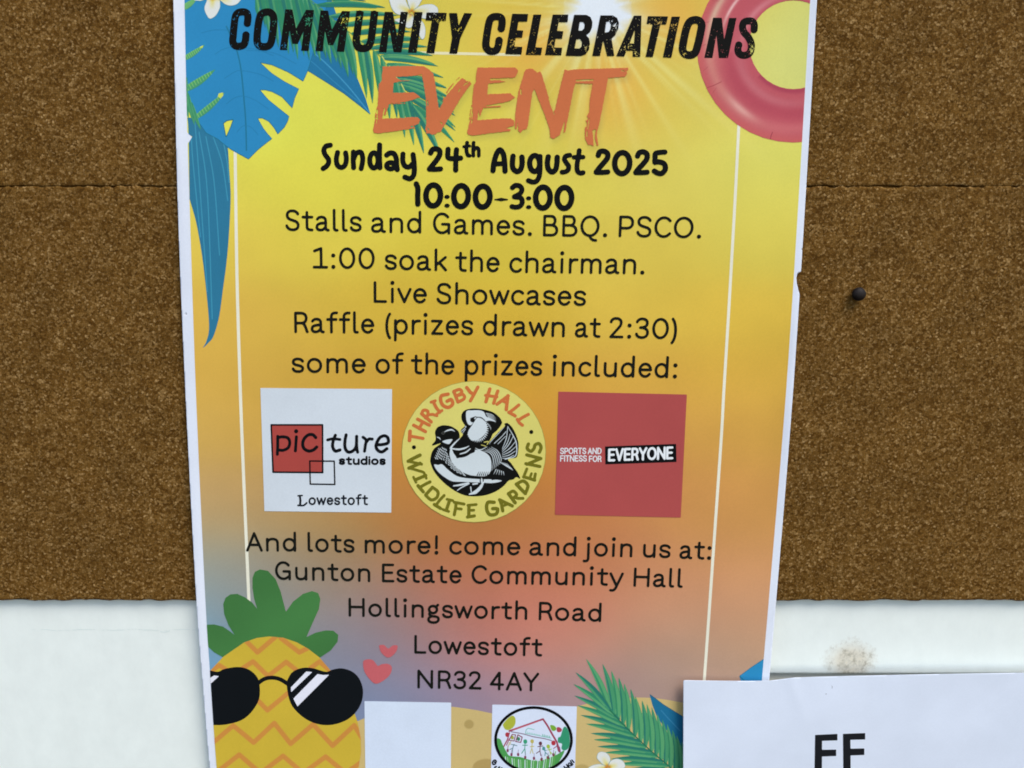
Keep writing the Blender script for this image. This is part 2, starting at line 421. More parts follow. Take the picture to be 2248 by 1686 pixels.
wall = link_mesh('wall', wv, wf, np.full(6, 4), PAINT_W); wall['kind'] = 'structure'
wall['label'] = 'white painted wall behind the notice board'
# hairline ridge where the paint of the left board has cracked
fd = Field(0, 1370, 480, 1402)
rp = [(x, 1383 + 1.2 * math.sin(x / 17.0) + RNG.normal(0, .5)) for x in range(60, 440, 9)]
fd.stroke(rp, [0.25 + 0.3 * abs(math.sin(x[0] / 23.0)) for x in rp])
fd.stroke([(352, 1387), (362, 1388), (372, 1385)], 0.6)
lb = [o for o in COL.objects if o.name == 'painted_board'][0]
layer('paint_crack', fd, 12, lb, (197, 211, 212), hf=lambda x, y: 0.0 * x)

# --- push pin at the right
def lathe(name, prof, mat, parent, org, n=32):
    vs = []; q = []
    for r, d in prof:
        for k in range(n):
            a = 2 * math.pi * k / n; vs.append((org[0] + r * math.cos(a), org[1] - d, org[2] + r * math.sin(a)))
    m_ = len(prof)
    for i in range(m_ - 1):
        for k in range(n):
            q.append((i * n + k, i * n + (k + 1) % n, (i + 1) * n + (k + 1) % n, (i + 1) * n + k))
    L = np.array(q)[:, ::-1].ravel(); S = np.full(len(q), 4)
    L = np.concatenate([L, np.arange(n) + (m_ - 1) * n][:2]); S = np.concatenate([S, [n]])
    L[-n:] = L[-n:][::-1]
    o = link_mesh(name, np.array(vs), L, S, mat, parent)
    o.data.polygons.foreach_set('use_smooth', [True] * len(o.data.polygons)); return o
px_, pz_ = wx(1880, 645, CORK_T), wz(1880, 645, CORK_T)
PINM, t_, b_ = newmat('dark_brown_plastic', 0.6, 0.25); b_.inputs['Base Color'].default_value = (0.012, 0.007, 0.005, 1)
METM, t_, b_ = newmat('steel', 0.3, 0.5); b_.inputs['Base Color'].default_value = (0.5, 0.5, 0.5, 1); b_.inputs['Metallic'].default_value = 1.0
pin = empty('push_pin', (px_, -CORK_T, pz_), 'small dark round push pin stuck in the cork right of the poster', 'push pin')
lathe('head', [(0.0022, 0.0012), (0.0026, 0.0014), (0.0031, 0.0022), (0.0033, 0.0032), (0.0030, 0.0042), (0.0020, 0.0049), (0.0008, 0.0052)], PINM, pin, (px_, -CORK_T, pz_))
lathe('needle', [(0.0005, -0.0020), (0.0005, 0.0011), (0.00045, 0.0013)], METM, pin, (px_, -CORK_T, pz_), 12)

# ================================================================= THE POSTER
LEFT_OUT = [(376, -230), (380.5, 0), (390, 440), (407, 860), (430, 1300), (444, 1490), (460.5, 1686), (480, 1860)]
RIGHT_OUT = [(1807, -230), (1793.5, 0), (1768, 440), (1741, 860), (1705.5, 1300), (1688.6, 1495), (1672, 1686), (1658, 1860)]
LEFT_IN = [(400, -205), (405, 0), (409.6, 220), (416, 440), (430, 860), (450, 1300), (462, 1490), (475.5, 1686), (492, 1840)]
RIGHT_IN = [(1791, -205), (1778.6, 0), (1753, 440), (1725.7, 860), (1689.3, 1300), (1672.5, 1495), (1657, 1686), (1644, 1840)]
def outline(l, r): return np.vstack([smooth(l, 6), smooth(r, 6)[::-1]])
poster = empty('event_poster', P(1124, 1700, 0.0064), 'large yellow and orange community celebrations event poster hanging over the cork', 'poster')

fd = Field(366, -236, 1814, 1866, 3.0)
fd.poly(outline(LEFT_OUT, RIGHT_OUT))
fd.poly([(1762, 597), (1756.6, 597.6), (1750.6, 599), (1748.2, 610), (1749.2, 622), (1754.2, 643), (1762, 650)], cut=True)
fd.ell(1759.6, 546.5, 1.6, 3.2, cut=True); fd.ell(1791, 60, 1.3, 4, cut=True); fd.ell(409, 690, 1.5, 3, cut=True)
PAPERM, t_, b_ = newmat('white_poster_paper', 0.6)
rgb = t_.nodes.new('ShaderNodeRGB'); rgb.outputs[0].default_value = (*base((206, 215, 230)), 1); grain(t_, b_, rgb.outputs[0], amp=.02, blot=.02)
def sheet_mesh(name, fd, mat, parent, hf, thick=0.00025):
    """thin paper: front and back face with a rim, so it has an edge of its own"""
    x, y, L, S, _ = mesh_from(fd, 1)
    f = P(x, y, hf(x, y)); b = f.copy(); b[:, 1] += thick
    st = np.concatenate([[0], np.cumsum(S)[:-1]])
    nxt = np.arange(len(L)) + 1; nxt[st + S - 1] = st
    e0, e1 = L, L[nxt]; key = set(zip(e1.tolist(), e0.tolist()))
    rim = [(a, c) for a, c in zip(e0.tolist(), e1.tolist()) if (a, c) not in key]
    # keep only true outline edges (T-junction edges inside are skipped by distance to the outline)
    n = len(f); dd = np.abs(np.interp(np.zeros(1), [0], [0]))
    rq = np.array([(c, a, a + n, c + n) for a, c in rim])
    Lb = np.concatenate([(L[s0:s0 + k][::-1] + n) for s0, k in zip(st, S)])
    LL = np.concatenate([L, Lb, rq.ravel()]); SS = np.concatenate([S, S, np.full(len(rq), 4)])
    return link_mesh(name, np.concatenate([f, b]), LL, SS, mat, parent)
sheet_mesh('paper', fd, PAPERM, poster, paper_h)

PA = outline(LEFT_IN, RIGHT_IN)           # printed area

# ---- background print: sunset gradient, sun burst
BG = [(450,-150,200,195,85),(1000,-150,203,185,80),(1700,-150,203,200,95),
 (600,60,207,206,82),(1050,20,200,188,78),(1150,30,203,180,72),(1450,20,200,172,78),(1560,60,203,190,82),(1740,80,201,205,118),(1690,120,202,207,122),
 (600,260,208,212,84),(750,240,207,208,82),(1050,260,202,192,78),(1400,240,204,182,80),(1520,250,206,196,92),(1700,340,203,205,102),
 (440,430,208,200,82),(700,400,206,202,76),(900,400,205,197,76),(1200,400,203,194,82),(1500,400,203,193,90),(1700,430,204,199,91),
 (440,550,208,186,80),(650,550,201,188,74),(1050,550,197,182,66),(1400,550,201,184,78),(1700,540,200,190,84),
 (460,700,202,168,76),(600,700,196,169,72),(800,700,193,168,62),(1050,700,193,166,58),(1400,700,201,176,72),(1660,690,202,175,70),
 (460,830,200,164,75),(650,830,191,158,68),(800,840,190,152,60),(1050,820,189,147,50),(1400,830,198,158,68),(1650,830,202,166,68),
 (450,950,193,162,86),(560,950,191,152,70),(870,950,191,137,54),(1190,950,194,142,58),(1540,950,196,150,74),(1690,950,196,154,70),
 (470,1080,182,152,100),(560,1090,178,142,88),(880,1080,178,122,62),(1195,1080,178,116,58),(1530,1080,188,134,76),(1680,1080,194,145,76),
 (470,1160,166,150,114),(700,1160,158,129,80),(1000,1160,166,112,62),(1300,1160,180,120,76),(1600,1160,190,140,80),
 (465,1250,138,150,146),(560,1250,146,140,124),(720,1250,150,125,98),(1000,1250,168,106,74),(1250,1250,178,112,80),(1450,1250,186,130,92),(1650,1250,194,142,96),
 (465,1340,116,150,168),(560,1330,138,140,138),(720,1340,138,126,120),(900,1340,150,114,104),(1050,1340,178,110,92),(1200,1340,190,120,102),(1450,1340,190,140,112),(1640,1340,192,146,112),
 (465,1430,100,150,186),(700,1420,126,132,146),(780,1430,124,130,150),(900,1430,146,120,126),(1080,1430,184,118,110),(1250,1420,184,130,110),(1500,1430,168,138,116),(1640,1440,182,146,114),
 (800,1530,112,132,164),(950,1530,126,126,152),(1100,1530,150,130,148),(1250,1530,156,130,138),(1400,1520,156,132,126),(1500,1500,158,138,130),(1600,1520,165,140,125),
 (480,1650,105,140,175),(900,1750,120,125,150),(1500,1750,150,130,130)]
BG = np.array(BG, float)
def bg_colour(X, Y):
    num = np.zeros(X.shape + (3,)); den = np.zeros(X.shape)
    for x, y, r, g, b in BG:
        w_ = np.exp(-((X - x) / 150.0) ** 2 - ((Y - y) / 84.0) ** 2) + 1e-9 / (1 + ((X - x) / 150) ** 2 + ((Y - y) / 60) ** 2) ** 2
        num += w_[..., None] * np.array([r, g, b]); den += w_
    c = num / den[..., None]
    mid = np.exp(-((Y - 620) / 330.0) ** 2)[..., None]; c = c + mid * np.array([4, 0, -2])
    # sun burst around (1311, 22)
    dx, dy = X - 1311, Y - 22; rad = np.hypot(dx, dy); th = np.arctan2(dy, dx)
    rays = np.zeros(X.shape)
    rg = np.random.default_rng(21)
    for k in range(60):
        t0 = rg.uniform(-math.pi, math.pi); wd = rg.uniform(0.008, 0.03); ln = rg.uniform(110, 330); am = rg.uniform(.3, .8)
        d = np.angle(np.exp(1j * (th - t0))); rays += am * np.exp(-(d / wd) ** 2) * np.exp(-(rad / ln) ** 3)
    for t0, wd, ln, am in ((0.72, .03, 400, 1.1), (0.80, .018, 330, .8), (1.02, .025, 330, .9), (1.29, .045, 330, 1.0), (1.95, .05, 300, .9), (1.72, .05, 290, .8), (2.25, .05, 300, .9), (2.75, .03, 220, .9), (0.42, .025, 280, .8), (0.30, .02, 260, .6), (-2.6, .035, 280, 1.0), (-2.75, .02, 260, .8), (-.45, .04, 260, .8), (-.62, .02, 240, .8)):
        d = np.angle(np.exp(1j * (th - t0))); rays += am * np.exp(-(d / wd) ** 2) * np.exp(-(rad / ln) ** 4)
    rays = np.clip(rays, 0, 1)
    org = np.exp(-((rad - 160) / 100) ** 2) * (0.62 + .38 * np.sin(th * 5 + 1)) * .75
    org = org * 1.12
    c = c * (1 - org[..., None]) + np.array([214, 166, 72]) * org[..., None]
    rw = .62 * rays * (.55 + .45 * np.exp(-((rad - 120) / 160) ** 2))
    c = c * (1 - rw[..., None]) + np.array([219, 214, 134]) * rw[..., None]
    wob = 1 + .18 * np.sin(th * 3 + .6) + .12 * np.sin(th * 7)
    gl = np.exp(-(rad / (64.0 * wob)) ** 2.4) + .42 * np.exp(-(rad / (100.0 * wob)) ** 2)
    for a_ in np.arange(0, math.pi, math.pi / 7):     # star arms
        d = np.abs(np.sin(th - a_ - .2)); gl += .4 * np.exp(-(d / .08) ** 2) * np.exp(-(rad / 115) ** 3)
    gl = np.clip(gl, 0, 1)[..., None]
    tint = np.where(rad[..., None] < 75, np.array([212., 222., 231.]), np.array([212., 212., 180.]))
    c = c * (1 - gl) + tint * gl
    return np.clip(c, 0, 255)

# traced outlines shared by the poster's print ------------------------------------------------
Ze, Zf = zm(800, 130, 7.135), zm(1080, 130, 6.9125)
EV1 = Ze([(290,115),(600,105),(930,108),(1000,150),(1075,215),(1100,330),(1140,600),(1168,790),(1290,560),(1400,430),(1530,290),(1600,340),(1650,340),(1672,385),(1500,620),(1360,860),(1250,1040),(1210,1110),(1190,1145),(1150,1140),(1120,1170),(1060,1180),(1020,1160),(970,1165),(955,1100),(970,1000),(965,800),(960,600),(930,400),(905,270),(860,250),(700,265),(480,275),(540,320),(600,335),(455,370),(445,525),(780,520),(870,590),(750,640),(620,670),(390,695),(345,830),(310,750),(278,930),(600,920),(740,905),(840,912),(872,950),(850,1010),(760,1045),(800,1075),(600,1110),(200,1165),(150,1150),(135,1110),(160,980),(205,800),(215,600),(225,400),(270,330),(275,230)])
EV2 = np.vstack([Ze([(1770,130),(1900,132)]), Zf([(0,125),(350,125),(397,170),(362,268),(330,280),(0,292)]), Ze([(1965,300),(1975,325)]), Zf([(0,322),(110,318),(160,332),(240,335),(140,350),(0,367)]), Ze([(1940,380),(1925,550)]),
  Zf([(0,527),(280,515),(290,530),(350,578),(280,630),(150,660),(0,685)]), Ze([(1900,730),(1870,745),(1805,900),(1790,790),(1765,960)]), Zf([(0,907),(270,895),(340,930),(335,1010),(200,1045),(285,1062),(280,1090),(0,1118)]),
  Ze([(1700,1197),(1625,1180),(1612,1150),(1640,1000),(1690,800),(1690,650),(1712,400),(1750,350),(1745,270)])])
EV3 = Zf([(515,150),(615,142),(690,205),(735,178),(770,270),(850,540),(900,680),(950,790),(1020,480),(1105,155),(1150,170),(1250,155),(1400,148),(2060,130),(2070,160),(2040,180),(2052,215),(2030,262),(1950,270),(1762,285),(1700,620),(1625,1000),(1600,1080),(1590,1150),(1618,1310),(1592,1312),(1565,1200),(1575,1060),(1525,1075),(1545,1322),(1500,1300),(1450,1295),(1415,1200),(1408,1120),(1412,1030),(1440,1020),(1440,960),(1420,940),(1460,900),(1440,860),(1475,800),(1485,600),(1530,370),(1400,372),(1270,362),(1240,450),(1170,800),(1110,1115),(1085,1112),(1110,930),(1080,1000),(1030,1150),(930,1210),(885,1185),(870,1050),(800,840),(700,600),(645,450),(615,500),(570,830),(545,1000),(530,1058),(460,1080),(430,1115),(400,1090),(392,950),(375,1062),(350,1055),(350,850),(400,500),(420,430),(490,200)])

def event_field(x0=800, y0=130, x1=1390, y1=330, st=1.0):
    f = Field(x0, y0, x1, y1, st)
    for p in (EV1, EV2, EV3): f.poly(p)
    return f
fd = Field(396, -210, 1796, 1846, 4.0)
fd.poly(PA)
X, Y = np.meshgrid(fd.x0 + fd.st * np.arange(fd.w), fd.y0 + fd.st * np.arange(fd.h))
bc = bg_colour(X, Y)
ev = event_field(780, 120, 1400, 340, 4.0); pad = np.clip((ev.F + 6) / 10.0, 0, 1)
k_ = np.ones(3) / 3
for ax in (0, 1): pad = np.apply_along_axis(lambda v: np.convolve(v, k_, 'same'), ax, pad)
jj, ii = int((120 + 10 + 210) / 4), int((780 + 4 - 396) / 4)          # printed drop shadow of EVENT
sh = np.zeros(bc.shape[:2]); sh[jj:jj + pad.shape[0], ii:ii + pad.shape[1]] = pad
bc *= (1 - .085 * sh[..., None]); bc += sh[..., None] * np.array([0, 2, 5])
fd.C = bc
fd.poly(Ze([(0, 0)]) if False else [(408, 291), (412.5, 293), (422, 300), (414, 314), (408, 315)], cut=True)
layer('sunset_print', fd, 4, poster)

# ---- thin off-white frame lines
def line_part(pts, r, label):
    p = smooth(pts, 6); f = Field(p[:, 0].min() - 8, p[:, 1].min() - 8, p[:, 0].max() + 8, p[:, 1].max() + 8)
    f.stroke(p, r); layer('frame_line', f, 7, poster, (214, 210, 172) if label[0] == 'u' else (216, 217, 200), label=label)
line_part([(514.5, 250), (516.3, 335), (518, 470), (521, 640), (527.5, 857), (534.5, 1040), (543.5, 1250), (547, 1330)], 3.4, 'left frame line')
line_part([(1624, 230), (1621.4, 286), (1613.6, 440), (1600, 679), (1589, 860), (1583.5, 960), (1567, 1198), (1561, 1284), (1551.8, 1415), (1543.5, 1530)], 3.2, 'right frame line')
line_part([(880, 115), (954, 116.5), (1060, 118.6), (1140, 120.2)], 3.0, 'upper frame line')

# ---- sand at the foot
f = Field(760, 1524, 1700, 1846, 2.0)
SAND = [(770,1590),(810,1573),(860,1560),(930,1551),(985,1551),(1040,1558),(1085,1567),(1160,1580),(1220,1566),(1266,1551),(1320,1538),(1375,1532),(1440,1533),(1520,1546),(1620,1560),(1700,1575),(1700,1850),(760,1850)]
f.poly(smooth(SAND[:16], 5).tolist() + SAND[16:], (190, 170, 114))
f.ell(1029.5, 1590, 10.5, 10, (166, 146, 92), only=True); f.ell(1068, 1684, 30, 18, (166, 144, 90), only=True); f.ell(1278, 1700, 22, 22, (170, 150, 95), only=True)
f.clip(PA); layer('sand', f, 8, poster)

# ---- leaves, palms, flowers
def leaflet(f, root, tip, wd, c1, c2, bend=0.0):
    a, b = np.array(root, float), np.array(tip, float); d = b - a; n = np.array([-d[1], d[0]]); L = np.hypot(*d); n /= L
    t = np.linspace(0, 1, 9)[:, None]; mid = a + d * t + n * (bend * L * np.sin(np.pi * t))
    prof = wd * np.sin(np.pi * np.clip(t * .93 + .07, 0, 1) ** .8) ** .8
    up, dn = mid + n * prof, mid - n * prof
    f.poly(np.vstack([up, dn[::-1]]), c1)
    q1, q2 = mid - n * prof * .15, mid - n * prof * .8
    f.poly(np.vstack([q1, q2[::-1]]), c2, only=True)
    f.stroke(q2[1:-1], .5, (104, 166, 110), only=True)
    f.stroke(up[1:-1], .45, (60, 126, 84), only=True)
G1, G2, G3, G4 = (48, 128, 96), (84, 154, 106), (40, 112, 100), (68, 142, 102)

ZO, ZP = zm(380, 180, 6.9125), zm(380, 0, 6.9125)
def banana():
    f = Field(398, 250, 512, 772)
    pts = [(404,258),(411,258),(414,300),(416,425),(417,439),(429,481),(438,526),(445,571),(452,631),(458,693),(458.5,728),(452,752),(445,764),(458,752),(469,737),(481.4,693),(490,631),(497,578),(502,523),(506,450),(506,415),(503,370),(500,324),(492,290),(470,262)]
    f.poly(smooth(pts, 4, True), (44, 112, 144))
    for k, (a, b, c) in enumerate((((420,300),(424,360),(440,520)), ((428,270),(438,400),(455,640)), ((437,290),(455,420),(466,700)), ((452,300),(470,400),(482,560)), ((468,300),(488,360),(500,440)), ((484,285),(497,345),(503,400)))):
        f.stroke(smooth([a, b, c], 8), 1.0, (62, 142, 172), only=True)
    f.clip(PA); f.poly([(408, 291), (412.5, 293), (422, 300), (414, 314), (408, 315)], cut=True)
    layer('banana_leaf', f, 9, poster, label='long dark teal leaf at the left edge')
banana()
def second_leaf():
    f = Field(570, -30, 822, 258)
    pts = [(580,-30),(730,-30),(728,0),(748,60),(776,150),(792,190),(803,217),(813.5,252),(790,233),(754,205),(713,179),(676,156),(600,100)]
    f.poly(pts, (36, 110, 152))
    f.stroke(smooth([(640,80),(700,125),(760,185),(812,249)], 8), 1.0, (70, 150, 190), only=True)
    f.stroke(smooth([(650,110),(690,140),(740,185),(790,225)], 8), .8, (52, 130, 172), only=True)
    f.stroke([(676,156),(713,179),(754,205),(790,233),(813,251)], .8, (28, 92, 110), only=True)
    f.clip(PA); layer('banana_leaf', f, 9, poster, label='dark blue pointed leaf under the heading')
second_leaf()
def monstera():
    f = Field(396, -60, 730, 356)
    pts = [(396,-60),(730,-60),(716,20),(676,156),(665.6,179),(633,159),(597,143),(572.4,138),(597,160.6),(626,179.4),(656.5,195),(647.6,215),(641.6,238),(618.7,213),(597,201.7),(582.5,198),(571.7,198),(589.8,219),(611.5,236.4),(635.3,255.2),(631.7,267),(624.5,280),(609.7,295),(601.3,281),(589.8,267),(575.3,259.6),(566.6,260.3),(578.2,281),(588.3,294),(597.7,304.4),(568,327.6),(545.6,350),(510.2,330.5),(498.6,323),(478,306),(452,292),(438,272),(424,246),(409,214),(396,100)]
    f.poly(pts, (43, 128, 178))
    f.stroke(pts, .9, (30, 98, 112), only=True)
    hole = [(491.4,271),(498.5,265.6),(510.8,263.6),(504.4,281),(496.5,299)]
    f.stroke(np.vstack([hole, hole[:1]]), 1.6, (30, 98, 112), only=True)
    f.poly(hole, cut=True)
    for v in ([(497,58),(512,90),(520,111),(529,152),(535.5,217),(538.4,252),(539.9,280),(541,330)],): f.stroke(smooth(v, 6), 1.5, (34, 108, 138), only=True)
    for v in ([(443,72),(470,66),(505,66)], [(472,119),(490,108),(512,104),(560,108),(600,122)], [(493,172),(515,158),(530,155),(570,163),(600,178)], [(497,228),(515,215),(534,211),(560,220),(590,240)], [(520,290),(531,278),(540,276),(552,280),(566,295)], [(540,110),(600,116),(650,140)]):
        f.stroke(smooth(v, 6), .7, (36, 114, 158), only=True)
    f.clip(PA); layer('monstera_leaf', f, 11, poster, label='blue split leaf at upper left')
monstera()
def palm_left():
    f = Field(400, -4, 500, 292)
    for a, b, w_ in (((398,132),(450,98),6), ((400,200),(473,152),8), ((424,262),(494,202),6.5), ((398,20),(432,-4),7)):
        leaflet(f, a, b, w_, G4, (70, 150, 92), 0.03)
        d = np.array(b, float) - a
        for k in range(2, 12):
            c = np.array(a) + d * (k / 13.0); f.stroke([c + (-2.5, -5), c + (2.5, 5)], .9, (120, 178, 108), only=True)
    f.poly([(443,98),(447,97),(445,104),(440,106),(438,102)], (190, 205, 90), only=True)
    f.poly([(480,205),(489,203),(490,210),(484,216),(478,212)], (190, 205, 90))
    for a, b, w_ in (((408,190),(414,262),5), ((412,205),(428,276),5), ((420,225),(441,286),4.5), ((409,170),(411,240),4)):
        leaflet(f, a, b, w_, G4, G1, .02)
    f.clip(PA); layer('palm_frond', f, 13, poster, label='green palm tips at the left edge')
palm_left()
def palm_top():
    f = Field(560, -80, 1010, 346)
    RA = smooth([(530,-95),(625,-42),(692,8),(735,46),(790,88),(835,124),(866,166),(893,208),(915,250)], 12)
    n = len(RA)
    def at(t): return RA[min(n - 1, int(t * (n - 1)))]
    def mids(t):
        o = []
        for u_, v_ in zip(t[:-1], t[1:]): o += [u_, ((u_[0] + v_[0]) / 2 + 1, (u_[1] + v_[1]) / 2 - 9)]
        return o + [t[-1]]
    tips = [(572,60),(592,84),(612,108),(634,122),(654,134),(680,136),(704,138),(728,143),(750,153),(765,172),(784,176),(805,217),(818,228),(836,224),(856,266),(872,262),(889,304),(909,321),(931,339)]
    tips = mids(tips[:11])[:-1] + tips[10:]
    def near(x): return RA[np.argmin(np.abs(RA[:, 0] - x))]
    for k, tp in enumerate(tips):
        rt = near(np.interp(tp[0], [572, 654, 728, 765, 805, 818, 856, 889, 909, 931], [540, 622, 690, 735, 786, 804, 838, 866, 880, 896]))
        leaflet(f, rt, tp, 7.4, (G1, G3, G1)[k % 3], (G2, G4, (84, 152, 112))[k % 3], -.02)
    tips = mids([(740,-8),(780,6),(830,18),(866,34),(884,52),(892,70),(916,88),(935,102),(946,122),(956,141),(968,168),(981,192),(981,214),(992,232),(999,248),(1002,281),(999,314)])
    for k, tp in enumerate(tips):
        rt = near(np.interp(tp[1], [-8, 21, 60, 102, 141, 168, 192, 248, 281, 314], [640, 705, 760, 815, 836, 850, 866, 880, 893, 905]))
        leaflet(f, rt, tp, 6.6, (G1, G3)[k % 2], (G4, G2, G1)[k % 3], -.04)
    leaflet(f, RA[-6], (968, 344), 8, G3, G2, -.03)
    f.stroke(RA[:int(n*.9)], .8, (84, 140, 84))
    for r in (.64, .70, .76, .82): f.stroke([at(r) + (1, -3), at(r + .03) + (2, 2)], 1.0, (206, 208, 110), only=True)
    f.clip(PA); layer('palm_frond', f, 15, poster, label='green palm frond behind the heading and event lettering')
palm_top()

ZB = zm(820, 0, 6.32)
def flower(name_label, petals, centre, region, clipit=True, d=18):
    f = Field(*region)
    for p, root in petals:
        p = smooth(p, 5, True); f.poly(p, (206, 212, 210))
        c = p.mean(0); rt = np.array(root)
        X = f.x0 + np.arange(f.w)[None, :]; Y = f.y0 + np.arange(f.h)[:, None]
        axis = c - rt; L = np.hypot(*axis); axis = axis / L
        u = (X - rt[0]) * axis[0] + (Y - rt[1]) * axis[1]; v = -(X - rt[0]) * axis[1] + (Y - rt[1]) * axis[0]
        g = np.exp(-(v / (3.2 + .1 * L)) ** 2) * np.clip(1 - u / (1.25 * L), 0, 1) * (u > -4)
        m = g > .02; f.C[m] = f.C[m] * (1 - .9 * g[m][:, None]) + np.array([206, 190, 62]) * .9 * g[m][:, None]
        g2 = np.exp(-((X - rt[0]) ** 2 + (Y - rt[1]) ** 2) / 22.0); m = (g2 > .03); f.C[m] = f.C[m] * (1 - g2[m][:, None]) + np.array([182, 96, 40]) * g2[m][:, None]
        f.stroke(p, .6, (112, 150, 150), only=True)
    f.clip(PA); layer('frangipani_flower', f, d, poster, label=name_label)
flower('white flower over the word community', [
  (ZB([(225,-60),(232,60),(280,160),(350,205),(440,190),(515,165),(470,60),(400,-60)]), ZB((518,168))),
  (ZB([(465,-60),(470,20),(500,110),(530,160),(590,120),(650,40),(680,-60)]), ZB((530,160))),
  (ZB([(545,170),(620,95),(720,60),(830,62),(893,115),(885,190),(790,245),(680,255)]), ZB((535,170))),
  (ZB([(540,200),(640,260),(700,330),(722,420),(708,520),(670,545),(630,480),(580,340)]), ZB((535,185))),
  (ZB([(520,190),(560,290),(530,375),(470,385),(380,330),(290,275),(400,240)]), ZB((525,185)))], None, (850, -12, 966, 92))
flower('white flower at the upper left corner', [
  (ZP([(560,-70),(490,60),(475,140),(505,225),(558,285),(640,245),(700,150),(716,70),(690,-70)]), ZP((600,-40))),
  (ZP([(650,-60),(720,10),(790,65),(870,87),(955,70),(1012,20),(1030,-60)]), ZP((640,-50))),
  (ZP([(560,-60),(440,8),(380,12),(320,2),(300,-60)]), ZP((580,-50)))], None, (420, -12, 532, 48))

# ---- swim ring
def ring():
    f = Field(1520, -120, 1790, 322)
    cx, cy = 1742.0, 103.0
    f.ell(cx, cy, 212, 210, (180, 86, 96))
    X = f.x0 + np.arange(f.w)[None, :] - cx; Y = f.y0 + np.arange(f.h)[:, None] - cy
    rho = np.hypot(X, Y); th = np.degrees(np.arctan2(Y, -X))        # 0 = left, 90 = down, -90 = up
    q = (rho - 97) / 114.0
    C = np.zeros(q.shape + (3,)) + np.array([178, 84, 94])
    def mix(c, a):
        a = np.clip(a, 0, 1)[..., None]; C[:] = C * (1 - a) + np.array(c) * a
    mix((168, 72, 86), .8 * np.exp(-((q - .42) / .16) ** 2) * (th > 5))
    mix((190, 96, 90), .7 * np.clip((q - .8) / .2, 0, 1)); mix((160, 66, 84), .9 * np.exp(-((q - 0.0) / .05) ** 2) * (th > 40))
    mix((196, 128, 118), .75 * np.exp(-((q - .77) / .11) ** 2) * np.exp(-((th - 15) / 60) ** 2))
    mix((208, 156, 148), .9 * np.exp(-((q - .72) / .07) ** 2) * np.exp(-((th - 49) / 13) ** 2))
    mix((186, 108, 116), .7 * np.exp(-((q - .24) / .09) ** 2) * np.exp(-((th - 50) / 60) ** 2))
    mix((206, 190, 160), .75 * np.exp(-((q - .80) / .06) ** 2) * np.exp(-((th + 22) / 22) ** 2))
    mix((222, 190, 186), .9 * np.exp(-((q - .56) / .030) ** 2) * np.exp(-((th + 32) / 17) ** 2))
    mix((205, 140, 146), .6 * np.exp(-((q - .14) / .06) ** 2) * np.exp(-((th + 40) / 40) ** 2))
    mix((194, 120, 110), .45 * np.exp(-((q - .66) / .2) ** 2) * np.exp(-((th + 5) / 22) ** 2))
    mix((190, 104, 108), .6 * np.exp(-((q - .72) / .1) ** 2) * np.clip((th - 60) / 20, 0, 1))
    f.C = C
    Zq = zm(1500, 0, 5.027)
    f.stroke(Zq([(265,968),(330,945),(420,903)]), .7, (150, 62, 70), only=True); f.stroke(Zq([(958,1552),(968,1500),(985,1458)]), .8, (140, 55, 70), only=True)
    for k in range(9):
        a = math.radians(150 + k * 15); f.stroke([(cx + 205 * math.cos(a), cy + 203 * math.sin(a)), (cx + 193 * math.cos(a + .03), cy + 191 * math.sin(a + .03))], .4, (160, 75, 80), only=True)
    f.ell(cx, cy - 5, 97, 97.5, cut=True)
    f.clip(PA); layer('swim_ring', f, 13, poster, label='pink inflatable ring at upper right')
ring()

# ---- lettering machinery -------------------------------------------------------------------
def A_(cx, cy, rx, ry, a0, a1, n=20):
    a = np.radians(np.linspace(a0, a1, n)); return [(cx + rx * math.cos(t), cy + ry * math.sin(t)) for t in a]
def B_(*p):
    """chained cubic beziers: start, (c1,c2,end)..."""
    out = [p[0]]; k = 1
    while k < len(p):
        a, b, c, d = [np.array(v, float) for v in (out[-1], p[k], p[k + 1], p[k + 2])]
        for t in np.linspace(0, 1, 9)[1:]:
            out.append(tuple((1 - t) ** 3 * a + 3 * t * (1 - t) ** 2 * b + 3 * t * t * (1 - t) * c + t ** 3 * d))
        k += 3
    return out
def arch(x0, x1, y=40): 
    m = (x0 + x1) / 2 + 1
    return B_((x0, y), (x0 + 1, 57), (x0 + 10, 66.5), (m, 66.5), (x1 - 7, 66.5), (x1, 58), (x1, 43)) + [(x1, 5)]
DOT = 8.6
